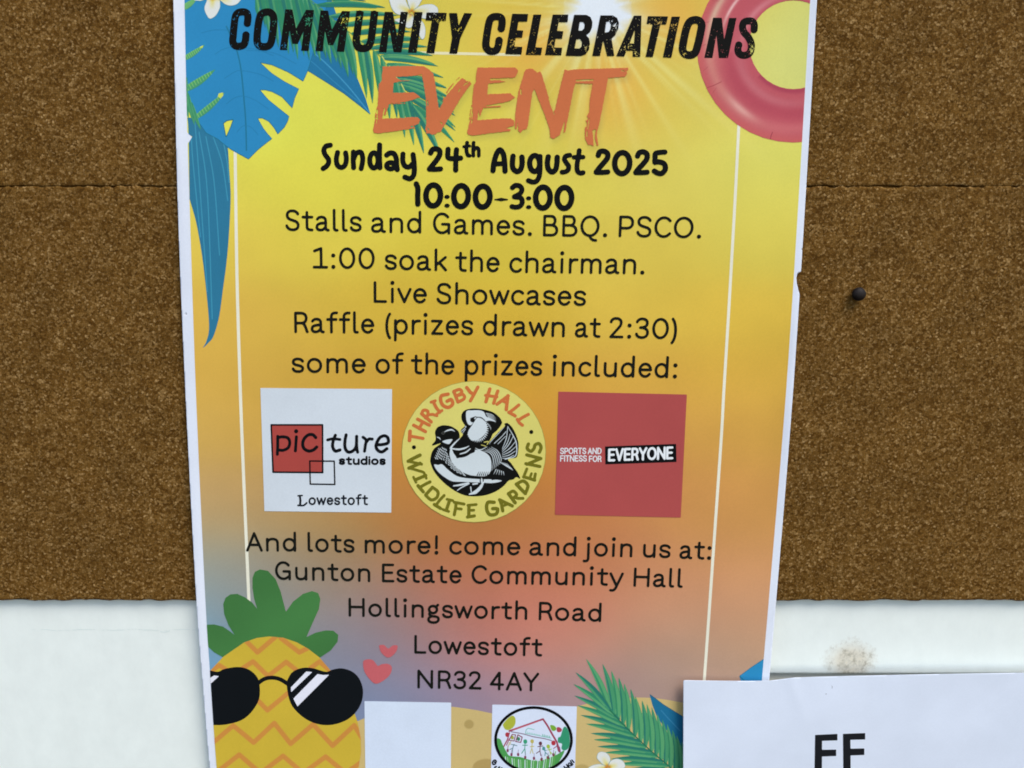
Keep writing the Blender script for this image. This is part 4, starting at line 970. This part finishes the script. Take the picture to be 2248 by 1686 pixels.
def badge():
    z = zm(870, 825, 5.026); k = 5.026
    c = z((855, 838)); f = Field(878, 834, 1202, 1150)
    f.ell(c[0], c[1], 797 / k, 781 / k, (122, 118, 50)); f.ell(c[0], c[1], 793 / k, 777 / k, (200, 194, 106), only=True)
    bd = layer('round_badge', f, 21, poster, label='round yellow wildlife gardens badge with ducks')
    f = Field(890, 840, 1180, 1000, .6)
    def s(pts, r=19): f.stroke(z(pts), r / k, sm=len(pts) > 3)
    s([(152,612),(146,712)],20); s([(155,665),(295,690)],17)
    s([(235,478),(365,545)],18); s([(192,545),(322,615)],18); s([(292,512),(252,580)],17)
    s([(280,418),(385,508)],19); s([(280,420),(300,380),(345,388),(348,435),(322,462)],17); s([(345,430),(400,425),(448,440)],16)
    s([(385,290),(430,275)],16); s([(408,285),(440,350),(480,400)],18); s([(448,420),(505,382)],15)
    s([(572,202),(500,220),(490,270),(515,325),(575,348),(622,310),(605,262),(560,280)],19)
    s([(635,172),(662,240),(680,288)],18); s([(640,168),(700,150),(722,185),(665,222)],17); s([(665,222),(735,205),(750,250),(685,288)],17)
    s([(778,130),(815,180),(845,200)],19); s([(900,125),(852,215),(818,275)],18)
    s([(1032,145),(1010,215),(990,285)],19); s([(1120,168),(1098,230),(1075,302)],18); s([(985,215),(1110,232)],16)
    s([(1112,312),(1170,270),(1235,222)],18); s([(1232,220),(1222,300),(1214,372)],19); s([(1160,272),(1225,300)],15)
    s([(1352,322),(1300,365),(1250,402)],17); s([(1242,402),(1312,442)],18)
    s([(1458,425),(1400,455),(1345,490)],17); s([(1335,480),(1360,520),(1392,545)],17)
    layer('lettering', f, 30, bd, (186, 104, 56), merge=4, label='orange curved lettering')
    f = Field(888, 965, 1194, 1140, .6)
    s([(262,875),(200,905),(132,942)],19); s([(132,942),(280,975)],15); s([(262,965),(140,1018)],19); s([(140,1015),(292,1060)],15)
    s([(215,1145),(325,1100)],18); s([(190,1118),(218,1175)],14); s([(305,1068),(332,1130)],14)
    s([(372,1170),(320,1195),(262,1230)],17); s([(240,1212),(298,1280)],18)
    s([(398,1232),(325,1312)],18); s([(398,1228),(460,1280),(445,1345),(385,1368),(325,1318)],17)
    s([(528,1320),(480,1370),(440,1425)],16); s([(420,1420),(488,1462)],18)
    s([(560,1362),(622,1376)],15); s([(590,1372),(552,1482)],18); s([(515,1475),(578,1496)],15)
    s([(660,1400),(655,1460),(640,1532)],17); s([(640,1395),(748,1415)],16); s([(655,1462),(718,1470)],15)
    s([(790,1428),(882,1420)],15); s([(802,1430),(800,1545)],18); s([(802,1485),(855,1482)],15); s([(785,1558),(862,1545)],17)
    s([(1080,1395),(1010,1398),(998,1470),(1030,1530),(1100,1525),(1118,1470),(1065,1465)],19)
    s([(1140,1368),(1205,1400),(1280,1435)],18); s([(1145,1372),(1165,1430),(1175,1490)],18); s([(1165,1440),(1230,1415)],14)
    s([(1238,1300),(1312,1400)],19); s([(1240,1298),(1290,1272),(1328,1312),(1290,1350)],17); s([(1300,1340),(1350,1352),(1398,1352)],16)
    s([(1325,1195),(1372,1245),(1425,1298)],19); s([(1330,1192),(1400,1160),(1452,1210),(1428,1292)],18)
    s([(1405,1115),(1465,1130),(1528,1152)],17); s([(1440,1028),(1408,1110)],16); s([(1492,1078),(1472,1135)],14); s([(1535,1082),(1522,1150)],16)
    s([(1440,872),(1595,912)],18); s([(1592,912),(1445,975)],18); s([(1430,968),(1585,1000)],17)
    s([(1458,752),(1445,800),(1485,832),(1520,800),(1532,762),(1575,748),(1598,790),(1580,842)],18)
    layer('lettering', f, 30, bd, (104, 102, 28), merge=4, label='olive curved lettering')
    f = Field(900, 940, 1175, 990, .6)
    for cx, cy in ((195, 788), (1490, 620)):
        q = z((cx, cy)); f = Field(q[0] - 8, q[1] - 8, q[0] + 8, q[1] + 8, .5); f.ell(q[0], q[1], 22 / k, 22 / k)
        layer('dot', f, 30, bd, (16, 16, 12))
    # wood-cut ducks
    z = zm(940, 880, 7.714); k = 7.714
    f = Field(940, 893, 1146, 1094, .6); BK, WT, YL = (14, 15, 14), (190, 202, 208), (200, 194, 106)
    f.poly(smooth(z([(130,640),(118,560),(120,510),(155,450),(230,416),(310,415),(390,432),(455,468),(510,512),(535,590),(530,640),(590,570),(562,530),(556,490),(620,425),(600,380),(566,310),(568,225),(620,160),(720,132),(830,130),(960,150),(1090,188),(1190,260),(1245,340),(1240,400),(1165,500),(1095,560),(1070,620),(1030,690),(1010,720),(1100,630),(1200,520),(1300,425),(1290,390),(1320,375),(1360,385),(1430,460),(1490,580),(1530,720),(1520,880),(1490,960),(1380,975),(1350,1000),(1400,1050),(1470,1150),(1520,1220),(1560,1320),(1500,1290),(1440,1330),(1360,1352),(1280,1440),(1150,1530),(980,1595),(800,1615),(620,1600),(430,1510),(250,1370),(110,1210),(50,1080),(35,1000),(60,880),(110,800),(180,750),(215,715),(150,735),(75,757),(68,735),(110,690)]), 3, True), BK)
    def w(pts, r=None, c=WT):
        p = z(pts)
        if r is None: f.poly(smooth(p, 4, True), c, only=True)
        else: f.stroke(smooth(p, 5), np.array(r) / k, c, only=True)
    w([(650,175),(740,160),(870,160),(945,190),(985,265),(1060,300),(1150,352),(1040,335),(960,345),(900,295),(830,283),(790,320),(745,395),(700,412),(662,370),(642,290)])
    w([(835,285),(905,302),(965,350),(995,420),(990,500),(955,570),(885,635),(810,665),(740,672),(695,625),(670,560),(690,490),(735,425),(775,360)])
    for k2 in range(22):
        a = math.radians(-55 + k2 * 10.5); cx, cy = 835 + 158 * math.cos(a), 480 + 185 * math.sin(a)
        if a > math.radians(155): break
        w([(cx, cy), (cx + 38 * math.cos(a), cy + 42 * math.sin(a))], [13, 1])
    w([(752,325),(752.5,326)], 40, BK); w([(720,300),(800,270)], 9, BK); w([(815,275),(900,285),(960,335)], 7, BK)
    w([(600,430),(640,440),(560,520)], 6); w([(630,480),(570,560)], 5)
    for j in range(5): w([(980 + j * 12, 210 + j * 22), (1080, 235 + j * 22), (1150, 300 + j * 18)], [6, 5, 1])
    for j in range(4): w([(1000 + j*20, 380+j*25), (1060, 430 + j * 22)], [5, 1])
    w([(270,530),(330,500),(400,490),(452,520)], [4, 12, 13, 3]); w([(225,545),(255,525),(280,545),(250,565),(225,545)], 4, (90, 92, 90))
    w([(240,685),(330,655),(410,650),(392,690),(350,732),(280,715)]); w([(150,612),(190,630),(210,660)], [5, 9, 3])
    w([(530,640),(465,700),(405,765),(385,800)], [7, 12, 15, 20])
    # flecked breast
    rg = np.random.default_rng(2)
    P0 = [(100,1000),(170,990),(240,1010),(330,1090),(430,1180),(540,1240),(660,1285)]; P1 = [(180,800),(240,775),(300,790),(330,900),(370,1000),(450,1100),(590,1200)]
    p0, p1 = smooth(P0, 6), smooth(P1, 6)
    for i in range(1, len(p0), 3):
        for j in range(5):
            t = (j + .5 + .3 * (i % 2)) / 5.4; c = p0[i] * (1 - t) + p1[i] * t; d = p0[min(i + 1, len(p0) - 1)] - p0[i - 1]; d = d / np.hypot(*d)
            dd = np.array([d[0] * .3 + .25, .9]) if i < 18 else d
            w([tuple(c - dd * 15), tuple(c + dd * 17)], [5, 7])
    w([(385,785),(362,900),(392,1020),(460,1110),(560,1190),(680,1250),(820,1272),(980,1270),(1060,1190),(1070,1060),(1050,960),(990,890),(900,845),(800,828),(760,850),(690,915),(600,955),(500,960),(440,900),(412,840)])
    w([(410,810),(520,822),(620,800),(690,765)], [12, 16, 14, 6]); w([(452,868),(530,866),(620,838),(720,790)], [28, 21, 19, 26], BK); w([(500,945),(570,928),(650,900),(760,845)], [28, 20, 20, 32], BK)
    w([(540,900),(640,868),(712,812)], [9, 13, 9])
    w([(100,1080),(170,1085),(235,1075),(330,1160),(470,1265),(620,1305),(870,1325),(1080,1330),(1250,1352),(1100,1392),(900,1385),(560,1372),(400,1360),(260,1280),(150,1180)])
    for j in range(7): w([(830 + 34 * j, 1262), (860 + 32 * j, 1200)], [8, 2], BK)
    w([(880,1300),(885,1400)], 9, BK); w([(930,1300),(935,1420)], 9, BK); w([(905,1310),(910,1400)], 7)
    w([(1080,1335),(1440,1290)], [8, 3], BK); w([(1000,1300),(1130,1310)], 6, BK)
    w([(430,1440),(560,1420),(680,1390)], [10, 18, 12]); w([(490,1520),(560,1470),(690,1400)], [6, 10, 12]); w([(700,1580),(800,1545),(880,1470),(935,1380)], [12, 30, 28, 14]); w([(720,1460),(730,1540)], [10, 8]); w([(760,1410),(830,1400)], 14)
    w([(620,1470),(740,1440),(860,1450)], 6, BK)
    # raised fan tail and feathers
    for j, (ex, ey) in enumerate(((1348,440),(1390,560),(1440,600),(1478,690),(1490,770),(1478,850),(1450,920))):
        sx_, sy_ = 1255, 960 - j * -2
        w([(sx_, sy_ - 150 + j * 25), ((sx_ + ex) / 2 + 20 - j * 4, (sy_ + ey) / 2 - 60 + j * 14), (ex, ey)], [4, 7, 5])
    w([(1345,430),(1440,590),(1495,730),(1480,930),(1300,990)], [4, 8, 9, 8, 6]); w([(1290,440),(1200,540),(1060,690),(1040,730)], [3, 5, 5, 3]); w([(1320,520),(1230,620),(1120,720)], 6)
    w([(1310,600),(1180,730)], 5)
    for j in range(5): w([(930 + 34 * j, 845 - 16 * j), (1056 + 30 * j, 890 - 10 * j), (1104 + 33 * j, 1010 - 6 * j), (1080 + 32 * j, 1180 - 26 * j)], [3, 6.5, 6.5, 3])
    for j in range(6): w([(1200 + 26 * j, 1030 + 6 * j), (1330 + 20 * j, 1110 + 12 * j)], [3, 5])
    for j in range(5): w([(1150 + 30 * j, 1160 + 10 * j), (1110 + 44 * j, 1240 + 4 * j)], [7, 3])
    w([(800,800),(880,830),(1000,780)], [5, 9, 4]); w([(900,745),(980,770)], 6, YL); w([(950,700),(1020,690),(1000,735)], 8, YL)
    layer('duck_print', f, 30, bd, label='black and white wood cut of two ducks')
badge()

# ---- hearts, plain card where a code is printed, hall logo
ZM = zm(780, 1370, 5.25)
for lab, p in (('small pink heart', [(275,250),(300,240),(335,244),(380,282),(430,248),(465,244),(487,254),(475,310),(430,362),(380,386),(330,360),(290,310)]),
               ('large pink heart', [(90,440),(115,412),(160,406),(205,418),(245,468),(265,482),(310,462),(380,460),(420,498),(405,572),(340,640),(240,688),(170,640),(105,545)])):
    p = smooth(ZM(p), 5, True); f = quad_field(p); f.poly(p, (182, 92, 98)); layer('heart', f, 20, poster, label=lab)
pn = ZM([(105,888),(1105,905),(1100,2000),(120,2000)]); f = quad_field(pn); f.poly(pn); f.clip(PA)
layer('white_card', f, 20, poster, (198, 212, 231), label='blank white card at the foot of the poster')
def hall_logo():
    z = zm(1060, 1530, 9.617); k = 9.617
    pn = z([(200,160),(1985,200),(1930,2100),(160,2100)]); f = quad_field(pn); f.poly(pn); card = layer('logo_card', f, 20, poster, (198, 210, 232), label='white community hall logo card with a child drawing')
    f = Field(1080, 1545, 1262, 1700, .6)
    c = z((1070, 905)); R, G = (150, 52, 70), (74, 148, 84)
    f.ell(c[0], c[1], 826 / k, 705 / k, (10, 12, 14)); f.ell(c[0], c[1], 775 / k, 655 / k, (200, 212, 232), only=True)
    # keep the painting inside the ring
    def q(pts, r=None, c_=R):
        if r is None: f.poly(smooth(z(pts), 4, True), c_, only=True)
        else: f.stroke(z(pts), r / k, c_, only=True)
    q([(620,395),(680,440),(690,540),(650,630),(560,695),(480,690),(430,620),(430,570),(520,460)], c_=(160, 168, 60))
    q([(1640,830),(1700,650),(1760,640),(1820,760),(1835,960),(1800,1090),(1720,1130),(1660,1090),(1670,990),(1590,960),(1590,860)], c_=(50, 138, 104))
    q([(1420,600),(1500,605),(1550,660),(1530,710),(1460,710)], c_=(112, 160, 52)); q([(1560,650),(1620,640),(1670,690),(1640,740),(1570,735)], c_=(160, 62, 78))
    q([(560,720),(900,600),(1270,468),(1360,600),(1460,780),(1560,950),(1620,1150)], 19, (146, 62, 84)); q([(640,690),(900,605),(1200,500)], 8, (190, 96, 110))
    q([(600,735),(850,780),(1060,840),(1300,880),(1450,920)], 9, (112, 92, 112))
    q([(900,770),(915,690),(960,660),(1080,690)], 8, (120, 180, 172)); q([(910,770),(1100,800),(1440,870)], 8, (120, 180, 172))
    for j, xx in enumerate(range(945, 1200, 36)): q([(xx, 735 + j * 9), (xx + 10, 770 + j * 8)], 6, (140, 190, 184))
    for j, xx in enumerate(range(1260, 1440, 36)): q([(xx, 790 + j * 9), (xx + 8, 830 + j * 8)], 8, (100, 168, 150))
    for p_, r_, cc in (((515,790),42,(160,52,62)),((1490,965),45,(164,50,62)),((895,935),40,(52,146,112)),((1040,930),36,(176,166,92)),((1215,975),34,(92,48,62)),((1380,1040),36,(150,176,62)),((620,850),34,(150,158,70)),((750,880),34,(60,120,96)),((1285,1080),30,(66,140,140))):
        q([p_, (p_[0] + 2, p_[1] + 14)], r_, cc)
    q([(560,900),(620,790),(690,800),(660,930),(560,915)], 9, (120, 50, 70)); q([(700,920),(740,800),(830,850),(800,960),(690,940)], 10, (118, 48, 66)); q([(440,1050),(520,900),(560,760)], 13, (146, 58, 80)); q([(500,1020),(560,880)], 9, (146, 58, 80)); q([(1560,1020),(1600,1150),(1640,1180),(1620,1060)], 9, (120, 80, 110))
    for cc, segs in (((52,140,112), [[(890,975),(885,1090),(820,1190)],[(885,1090),(900,1220)],[(840,1020),(940,1020)]]), ((176,166,92), [[(1040,960),(1035,1080),(1000,1190)],[(1035,1080),(1060,1190)],[(1000,1050),(1080,1045)]]), ((92,48,62), [[(1210,1000),(1205,1140),(1130,1190)],[(1205,1140),(1225,1240)],[(1160,1050),(1265,1035)]]),
      ((66,130,140), [[(1290,1100),(1320,1170),(1360,1210)],[(1320,1170),(1310,1240)],[(1260,1110),(1340,1130)]]), ((150,176,62), [[(1390,1070),(1420,1160),(1480,1220)],[(1370,1120),(1450,1100)],[(1420,1160),(1430,1220)]]), ((86,120,130), [[(660,1000),(630,1080),(570,1110)],[(630,1080),(620,1190)],[(600,1000),(720,1030)]]), ((140,60,80), [[(1560,1040),(1490,1090)],[(1570,1010),(1590,1140)]]), ((176,166,110), [[(560,960),(530,1060),(520,1130)],[(590,940),(570,1010)]])):
        for s_ in segs: q(s_, 8, cc)
    GR = [(300,900),(340,880),(380,910),(420,1010),(500,1160),(560,1240),(700,1260),(800,1270),(1000,1330),(1200,1350),(1380,1290),(1560,1220),(1720,1130),(1650,1300),(1500,1500),(1200,1640),(800,1640),(500,1500),(330,1200)]
    q(GR, c_=(72, 146, 78))
    for j in range(26):
        x0_ = 380 + 46 * j; yt = 1240 + 100 * math.sin(j / 25 * 3.14) - 60 * (j > 18) * (j - 18) / 5; q([(x0_ + 60 - 5 * j, 1640), (x0_ + 4, yt)], 9, ((150, 196, 150), (96, 160, 84), (196, 212, 222))[j % 3])
    for xx, yy in ((605,1215),(745,1215),(895,1275),(1080,1295),(1240,1315),(1375,1280),(1490,1220),(525,1130)): q([(xx, yy - 12), (xx, yy + 12)], 23, (112, 36, 60)); q([(xx + 4, yy - 100), (xx, yy)], 5, (130, 110, 140))
    layer('child_drawing', f, 26, card, label='child drawing of a house and people in a black ring')
    # ring redrawn on top
    f = Field(1080, 1545, 1262, 1700, .6); a = np.linspace(0, 2 * math.pi, 73); f.stroke(np.stack([c[0] + 801 / k * np.cos(a), c[1] + 680 / k * np.sin(a)], 1), 30 / k)
    layer('black_ring', f, 30, card, (12, 13, 16))
    f = Field(1076, 1662, 1266, 1692, .4)
    def s(p, r=16): f.stroke(z(p), r / k, sm=len(p) > 3)
    s([(285,1370),(265,1335),(225,1345),(205,1390),(225,1425),(262,1415),(270,1392),(245,1375)]); s([(285,1470),(250,1490),(270,1530),(320,1515),(345,1480)]); s([(355,1480),(315,1520)]); s([(400,1500),(360,1560)]); s([(370,1530),(410,1520),(425,1550),(400,1590)])
    layer('lettering', f, 30, card, (16, 18, 24), merge=4)
    f = Field(1076, 1662, 1266, 1692, .4)
    s([(1715,1470),(1780,1550)]); s([(1770,1430),(1835,1510)]); s([(1748,1510),(1805,1470)]); s([(1850,1460),(1812,1440),(1815,1400),(1845,1400),(1862,1435)],13); s([(1840,1395),(1880,1450)],13); s([(1848,1345),(1900,1430)],13); s([(1880,1330),(1925,1385)],13)
    layer('lettering', f, 30, card, (16, 18, 24), merge=4)
hall_logo()

# ---- pineapple
def pineapple():
    z = zm(440, 1230, 3.637); k = 3.637
    pe = bpy.data.objects.new('pineapple', None)
    f = Field(446, 1240, 750, 1450)
    cr = z([(20,520),(60,514),(110,512),(180,530),(240,570),(275,600),(225,520),(190,430),(182,350),(200,300),(240,272),(295,268),(360,298),(415,340),(455,392),(430,310),(416,220),(416,140),(435,92),(475,73),(540,85),(600,150),(640,250),(682,412),(740,330),(820,268),(890,246),(940,262),(957,310),(945,390),(900,490),(846,614),(920,578),(1000,560),(1060,562),(1100,595),(1095,650),(1040,720),(950,780),(900,900),(200,900),(180,775),(110,735),(50,680)])
    f.poly(cr, (62, 114, 62))
    X = f.x0 + np.arange(f.w)[None, :] - 590; Y = f.y0 + np.arange(f.h)[:, None] - 1330
    f.C = f.C * (1 + .04 * np.sin(X / 60.0 + Y / 50.0))[..., None]
    f.clip(PA); crown = layer('pineapple_crown', f, 17, poster)
    crown['label'] = 'green leaf crown of the printed pineapple'
    f = Field(446, 1390, 800, 1850, 1.0)
    bd = z([(40,960),(75,885),(180,772),(350,655),(450,620),(550,608),(660,618),(770,655),(860,706),(950,775),(1040,880),(1130,1010),(1205,1150),(1255,1290),(1280,1420),(1282,1540),(1262,1660),(1220,1800),(1150,2000),(1000,2200),(200,2200),(0,1800)])
    f.poly(bd, (190, 166, 56)); f.C *= 1.0
    O = (190, 132, 62)
    body_only = f.F.copy()
    def zz(p, r=19, c=O): f.stroke(z(p), r / k, c, only=True, butt=False)
    zz([(360,640),(455,735),(600,612)]); zz([(640,620),(790,735),(880,690)]); zz([(60,900),(150,838),(215,880)]); zz([(340,860),(420,808),(540,925),(685,812),(770,880)]); zz([(880,860),(950,810),(1060,900)])
    zz([(440,1100),(535,1197),(700,1060)]); zz([(90,1465),(262,1320),(425,1455),(590,1300),(720,1465),(900,1310),(1055,1480),(1228,1318),(1290,1420)])
    zz([(120,1700),(310,1552),(480,1700),(660,1562),(820,1700),(1000,1568),(1160,1700),(1300,1600)])
    edge = smooth(bd, 5, True)
    f.stroke(edge, .8, (196, 150, 66), only=True)
    f.clip(PA); b_ = layer('pineapple_body', f, 19, poster); b_['label'] = 'yellow pineapple body with orange zigzags'
    f = Field(446, 1455, 800, 1596)
    BK = (14, 18, 22)
    f.poly(smooth(z([(20,880),(75,880),(140,890),(190,868),(290,852),(370,865),(430,905),(465,960),(475,1050),(460,1130),(400,1220),(320,1280),(200,1312),(100,1316),(20,1316)]), 4, True), BK)
    f.poly(smooth(z([(690,1010),(697,950),(740,888),(820,858),(900,862),(960,880),(1010,890),(1060,872),(1130,863),(1210,888),(1268,945),(1297,1030),(1290,1120),(1250,1200),(1180,1268),(1080,1308),(980,1315),(880,1288),(790,1228),(720,1140)]), 4, True), BK)
    f.stroke(smooth(z([(455,985),(510,948),(575,937),(640,952),(705,992)]), 6), 16 / k, BK)
    f.clip(PA); g = layer('sunglasses', f, 23, poster, label='black printed sunglasses')
    for p in ([(845,888),(893,892),(725,1052),(722,1015)], [(935,908),(980,916),(1028,914),(775,1167),(742,1105)], [(60,950),(110,920),(148,925),(60,1005)]):
        p = z(p); f = quad_field(p); f.poly(p, (212, 216, 230)); f.clip(PA); layer('reflection', f, 26, g)
pineapple()

# ---- lower right: palm, blue leaves, flower
def palm_low():
    z = zm(1240, 1430, 6.482)
    f = Field(1410, 1515, 1660, 1800); f.poly(z([(1205,605),(1290,665),(1400,750),(1560,850),(1700,935),(2500,1400),(2500,2300),(1700,2300),(1600,1659),(1540,1250),(1310,930),(1245,760)]), (30, 104, 142))
    f.stroke(z([(1205,605),(1290,665),(1400,750),(1560,850),(1700,935)]), .8, (20, 76, 84), only=True)
    f.stroke(z([(1370,840),(1450,930),(1640,1130)]), .5, (70, 140, 180), only=True); f.clip(PA); layer('banana_leaf', f, 11, poster, label='dark blue pointed leaf at lower right')
    f = Field(1618, 1440, 1690, 1600); p = [(1623,1484),(1650,1464),(1680,1444),(1700,1580),(1640,1540)]; f.poly(p, (42, 130, 178)); f.stroke([(1680,1444),(1650,1464),(1623,1484),(1640,1500)], .8, (30, 98, 112), only=True); f.clip(PA); layer('monstera_leaf', f, 12, poster, label='blue leaf corner at lower right')
    f = Field(1250, 1440, 1620, 1800)
    tips = [(300,100),(535,170),(660,265),(765,360),(843,450),(935,525),(1000,630),(1097,690),(1165,740),(1235,790),(1310,880),(1385,960),(1455,1030),(1530,1110),(1590,1190),(1660,1280)]
    rts = [(640,830),(700,905),(760,965),(830,1035),(905,1115),(1000,1205),(1080,1290),(1150,1355),(1235,1425),(1300,1485),(1370,1545),(1430,1600),(1500,1660),(1570,1720),(1640,1790),(1710,1850)]
    for j in reversed(range(len(tips))): leaflet(f, z(rts[j]), z(tips[j]), 7.2, (G2, G4)[j % 2], (G1, G3)[j % 2], .04)
    tips = [(145,290),(115,460),(125,625),(170,765),(215,905),(295,1030),(360,1165),(400,1255),(455,1355),(560,1440),(650,1530),(720,1610),(800,1700),(880,1800)]
    rts = [(645,835),(705,905),(780,975),(860,1065),(930,1135),(1010,1210),(1090,1295),(1160,1360),(1240,1435),(1320,1495),(1400,1570),(1470,1630),(1540,1700),(1620,1780)]
    for j in reversed(range(len(tips))): leaflet(f, z(rts[j]), z(tips[j]), 6.6, (G3, G1)[j % 2], (G4, G2)[j % 2], .03)
    f.stroke(smooth(z([(640,835),(830,1040),(1000,1205),(1240,1430),(1500,1650),(1800,1950)]), 6), 1.3, (38, 104, 78))
    f.clip(PA); layer('palm_frond', f, 15, poster, label='green palm frond at lower right')
    flower('white flower at the foot beside the palm', [
      (z([(462,1530),(458,1480),(480,1440),(530,1425),(600,1448),(645,1510),(645,1580),(610,1650),(540,1610)]), z((610,1650))),
      (z([(300,1720),(340,1650),(420,1612),(520,1605),(605,1655),(540,1740),(400,1790)]), z((605,1655))),
      (z([(620,1645),(650,1560),(740,1525),(830,1560),(860,1640),(790,1690),(690,1690)]), z((620,1650))),
      (z([(600,1665),(690,1700),(740,1800),(690,1900),(600,1850)]), z((610,1662)))], None, (1278, 1644, 1382, 1730), d=19)
palm_low()

# ================================================================= THE WHITE NOTICE
notice = empty('paper_notice', P(1874, 1700, 0.011), 'white sheet with large black letters overlapping the lower right corner of the poster', 'notice')
SHEET = [(1499.3,1900),(1500,1600),(1500.3,1496),(1501.5,1493.4),(1560,1494.4),(1640,1495.2),(1690,1494.6),(1715,1491.5),(1742,1488),(1800,1486),(1875,1484),(2060,1480),(2330,1476),(2335,1900)]
f = Field(1494, 1470, 2340, 1904, 2.5); f.poly(SHEET)
NOTM, t_, b_ = newmat('white_office_paper', 0.65)
rgb = t_.nodes.new('ShaderNodeRGB'); rgb.outputs[0].default_value = (*base((201, 212, 229)), 1); grain(t_, b_, rgb.outputs[0], amp=.012, blot=.03)
sheet_mesh('paper', f, NOTM, notice, sheet_h)
z = zm(1640, 1300, 4.298)
for p in ([(645,1350),(850,1340),(850,1395),(705,1400),(705,1490),(838,1488),(838,1543),(705,1548),(702,1800),(638,1800)],
          [(908,1340),(1112,1332),(1112,1387),(972,1390),(974,1480),(1104,1477),(1104,1533),(974,1538),(976,1800),(912,1800)]):
    p = z(p); f = quad_field(p); f.poly(p); f.F += .7; layer('letter', f, 6, notice, (26, 28, 32), hf=sheet_h)
f = Field(1800, 1500, 1840, 1545, .5); f.ell(1813.5, 1523.5, 1.3, 1.3); f.stroke([(1826, 1506), (1827.5, 1508), (1826.5, 1511)], .6); layer('speck', f, 6, notice, (150, 155, 165), hf=sheet_h)
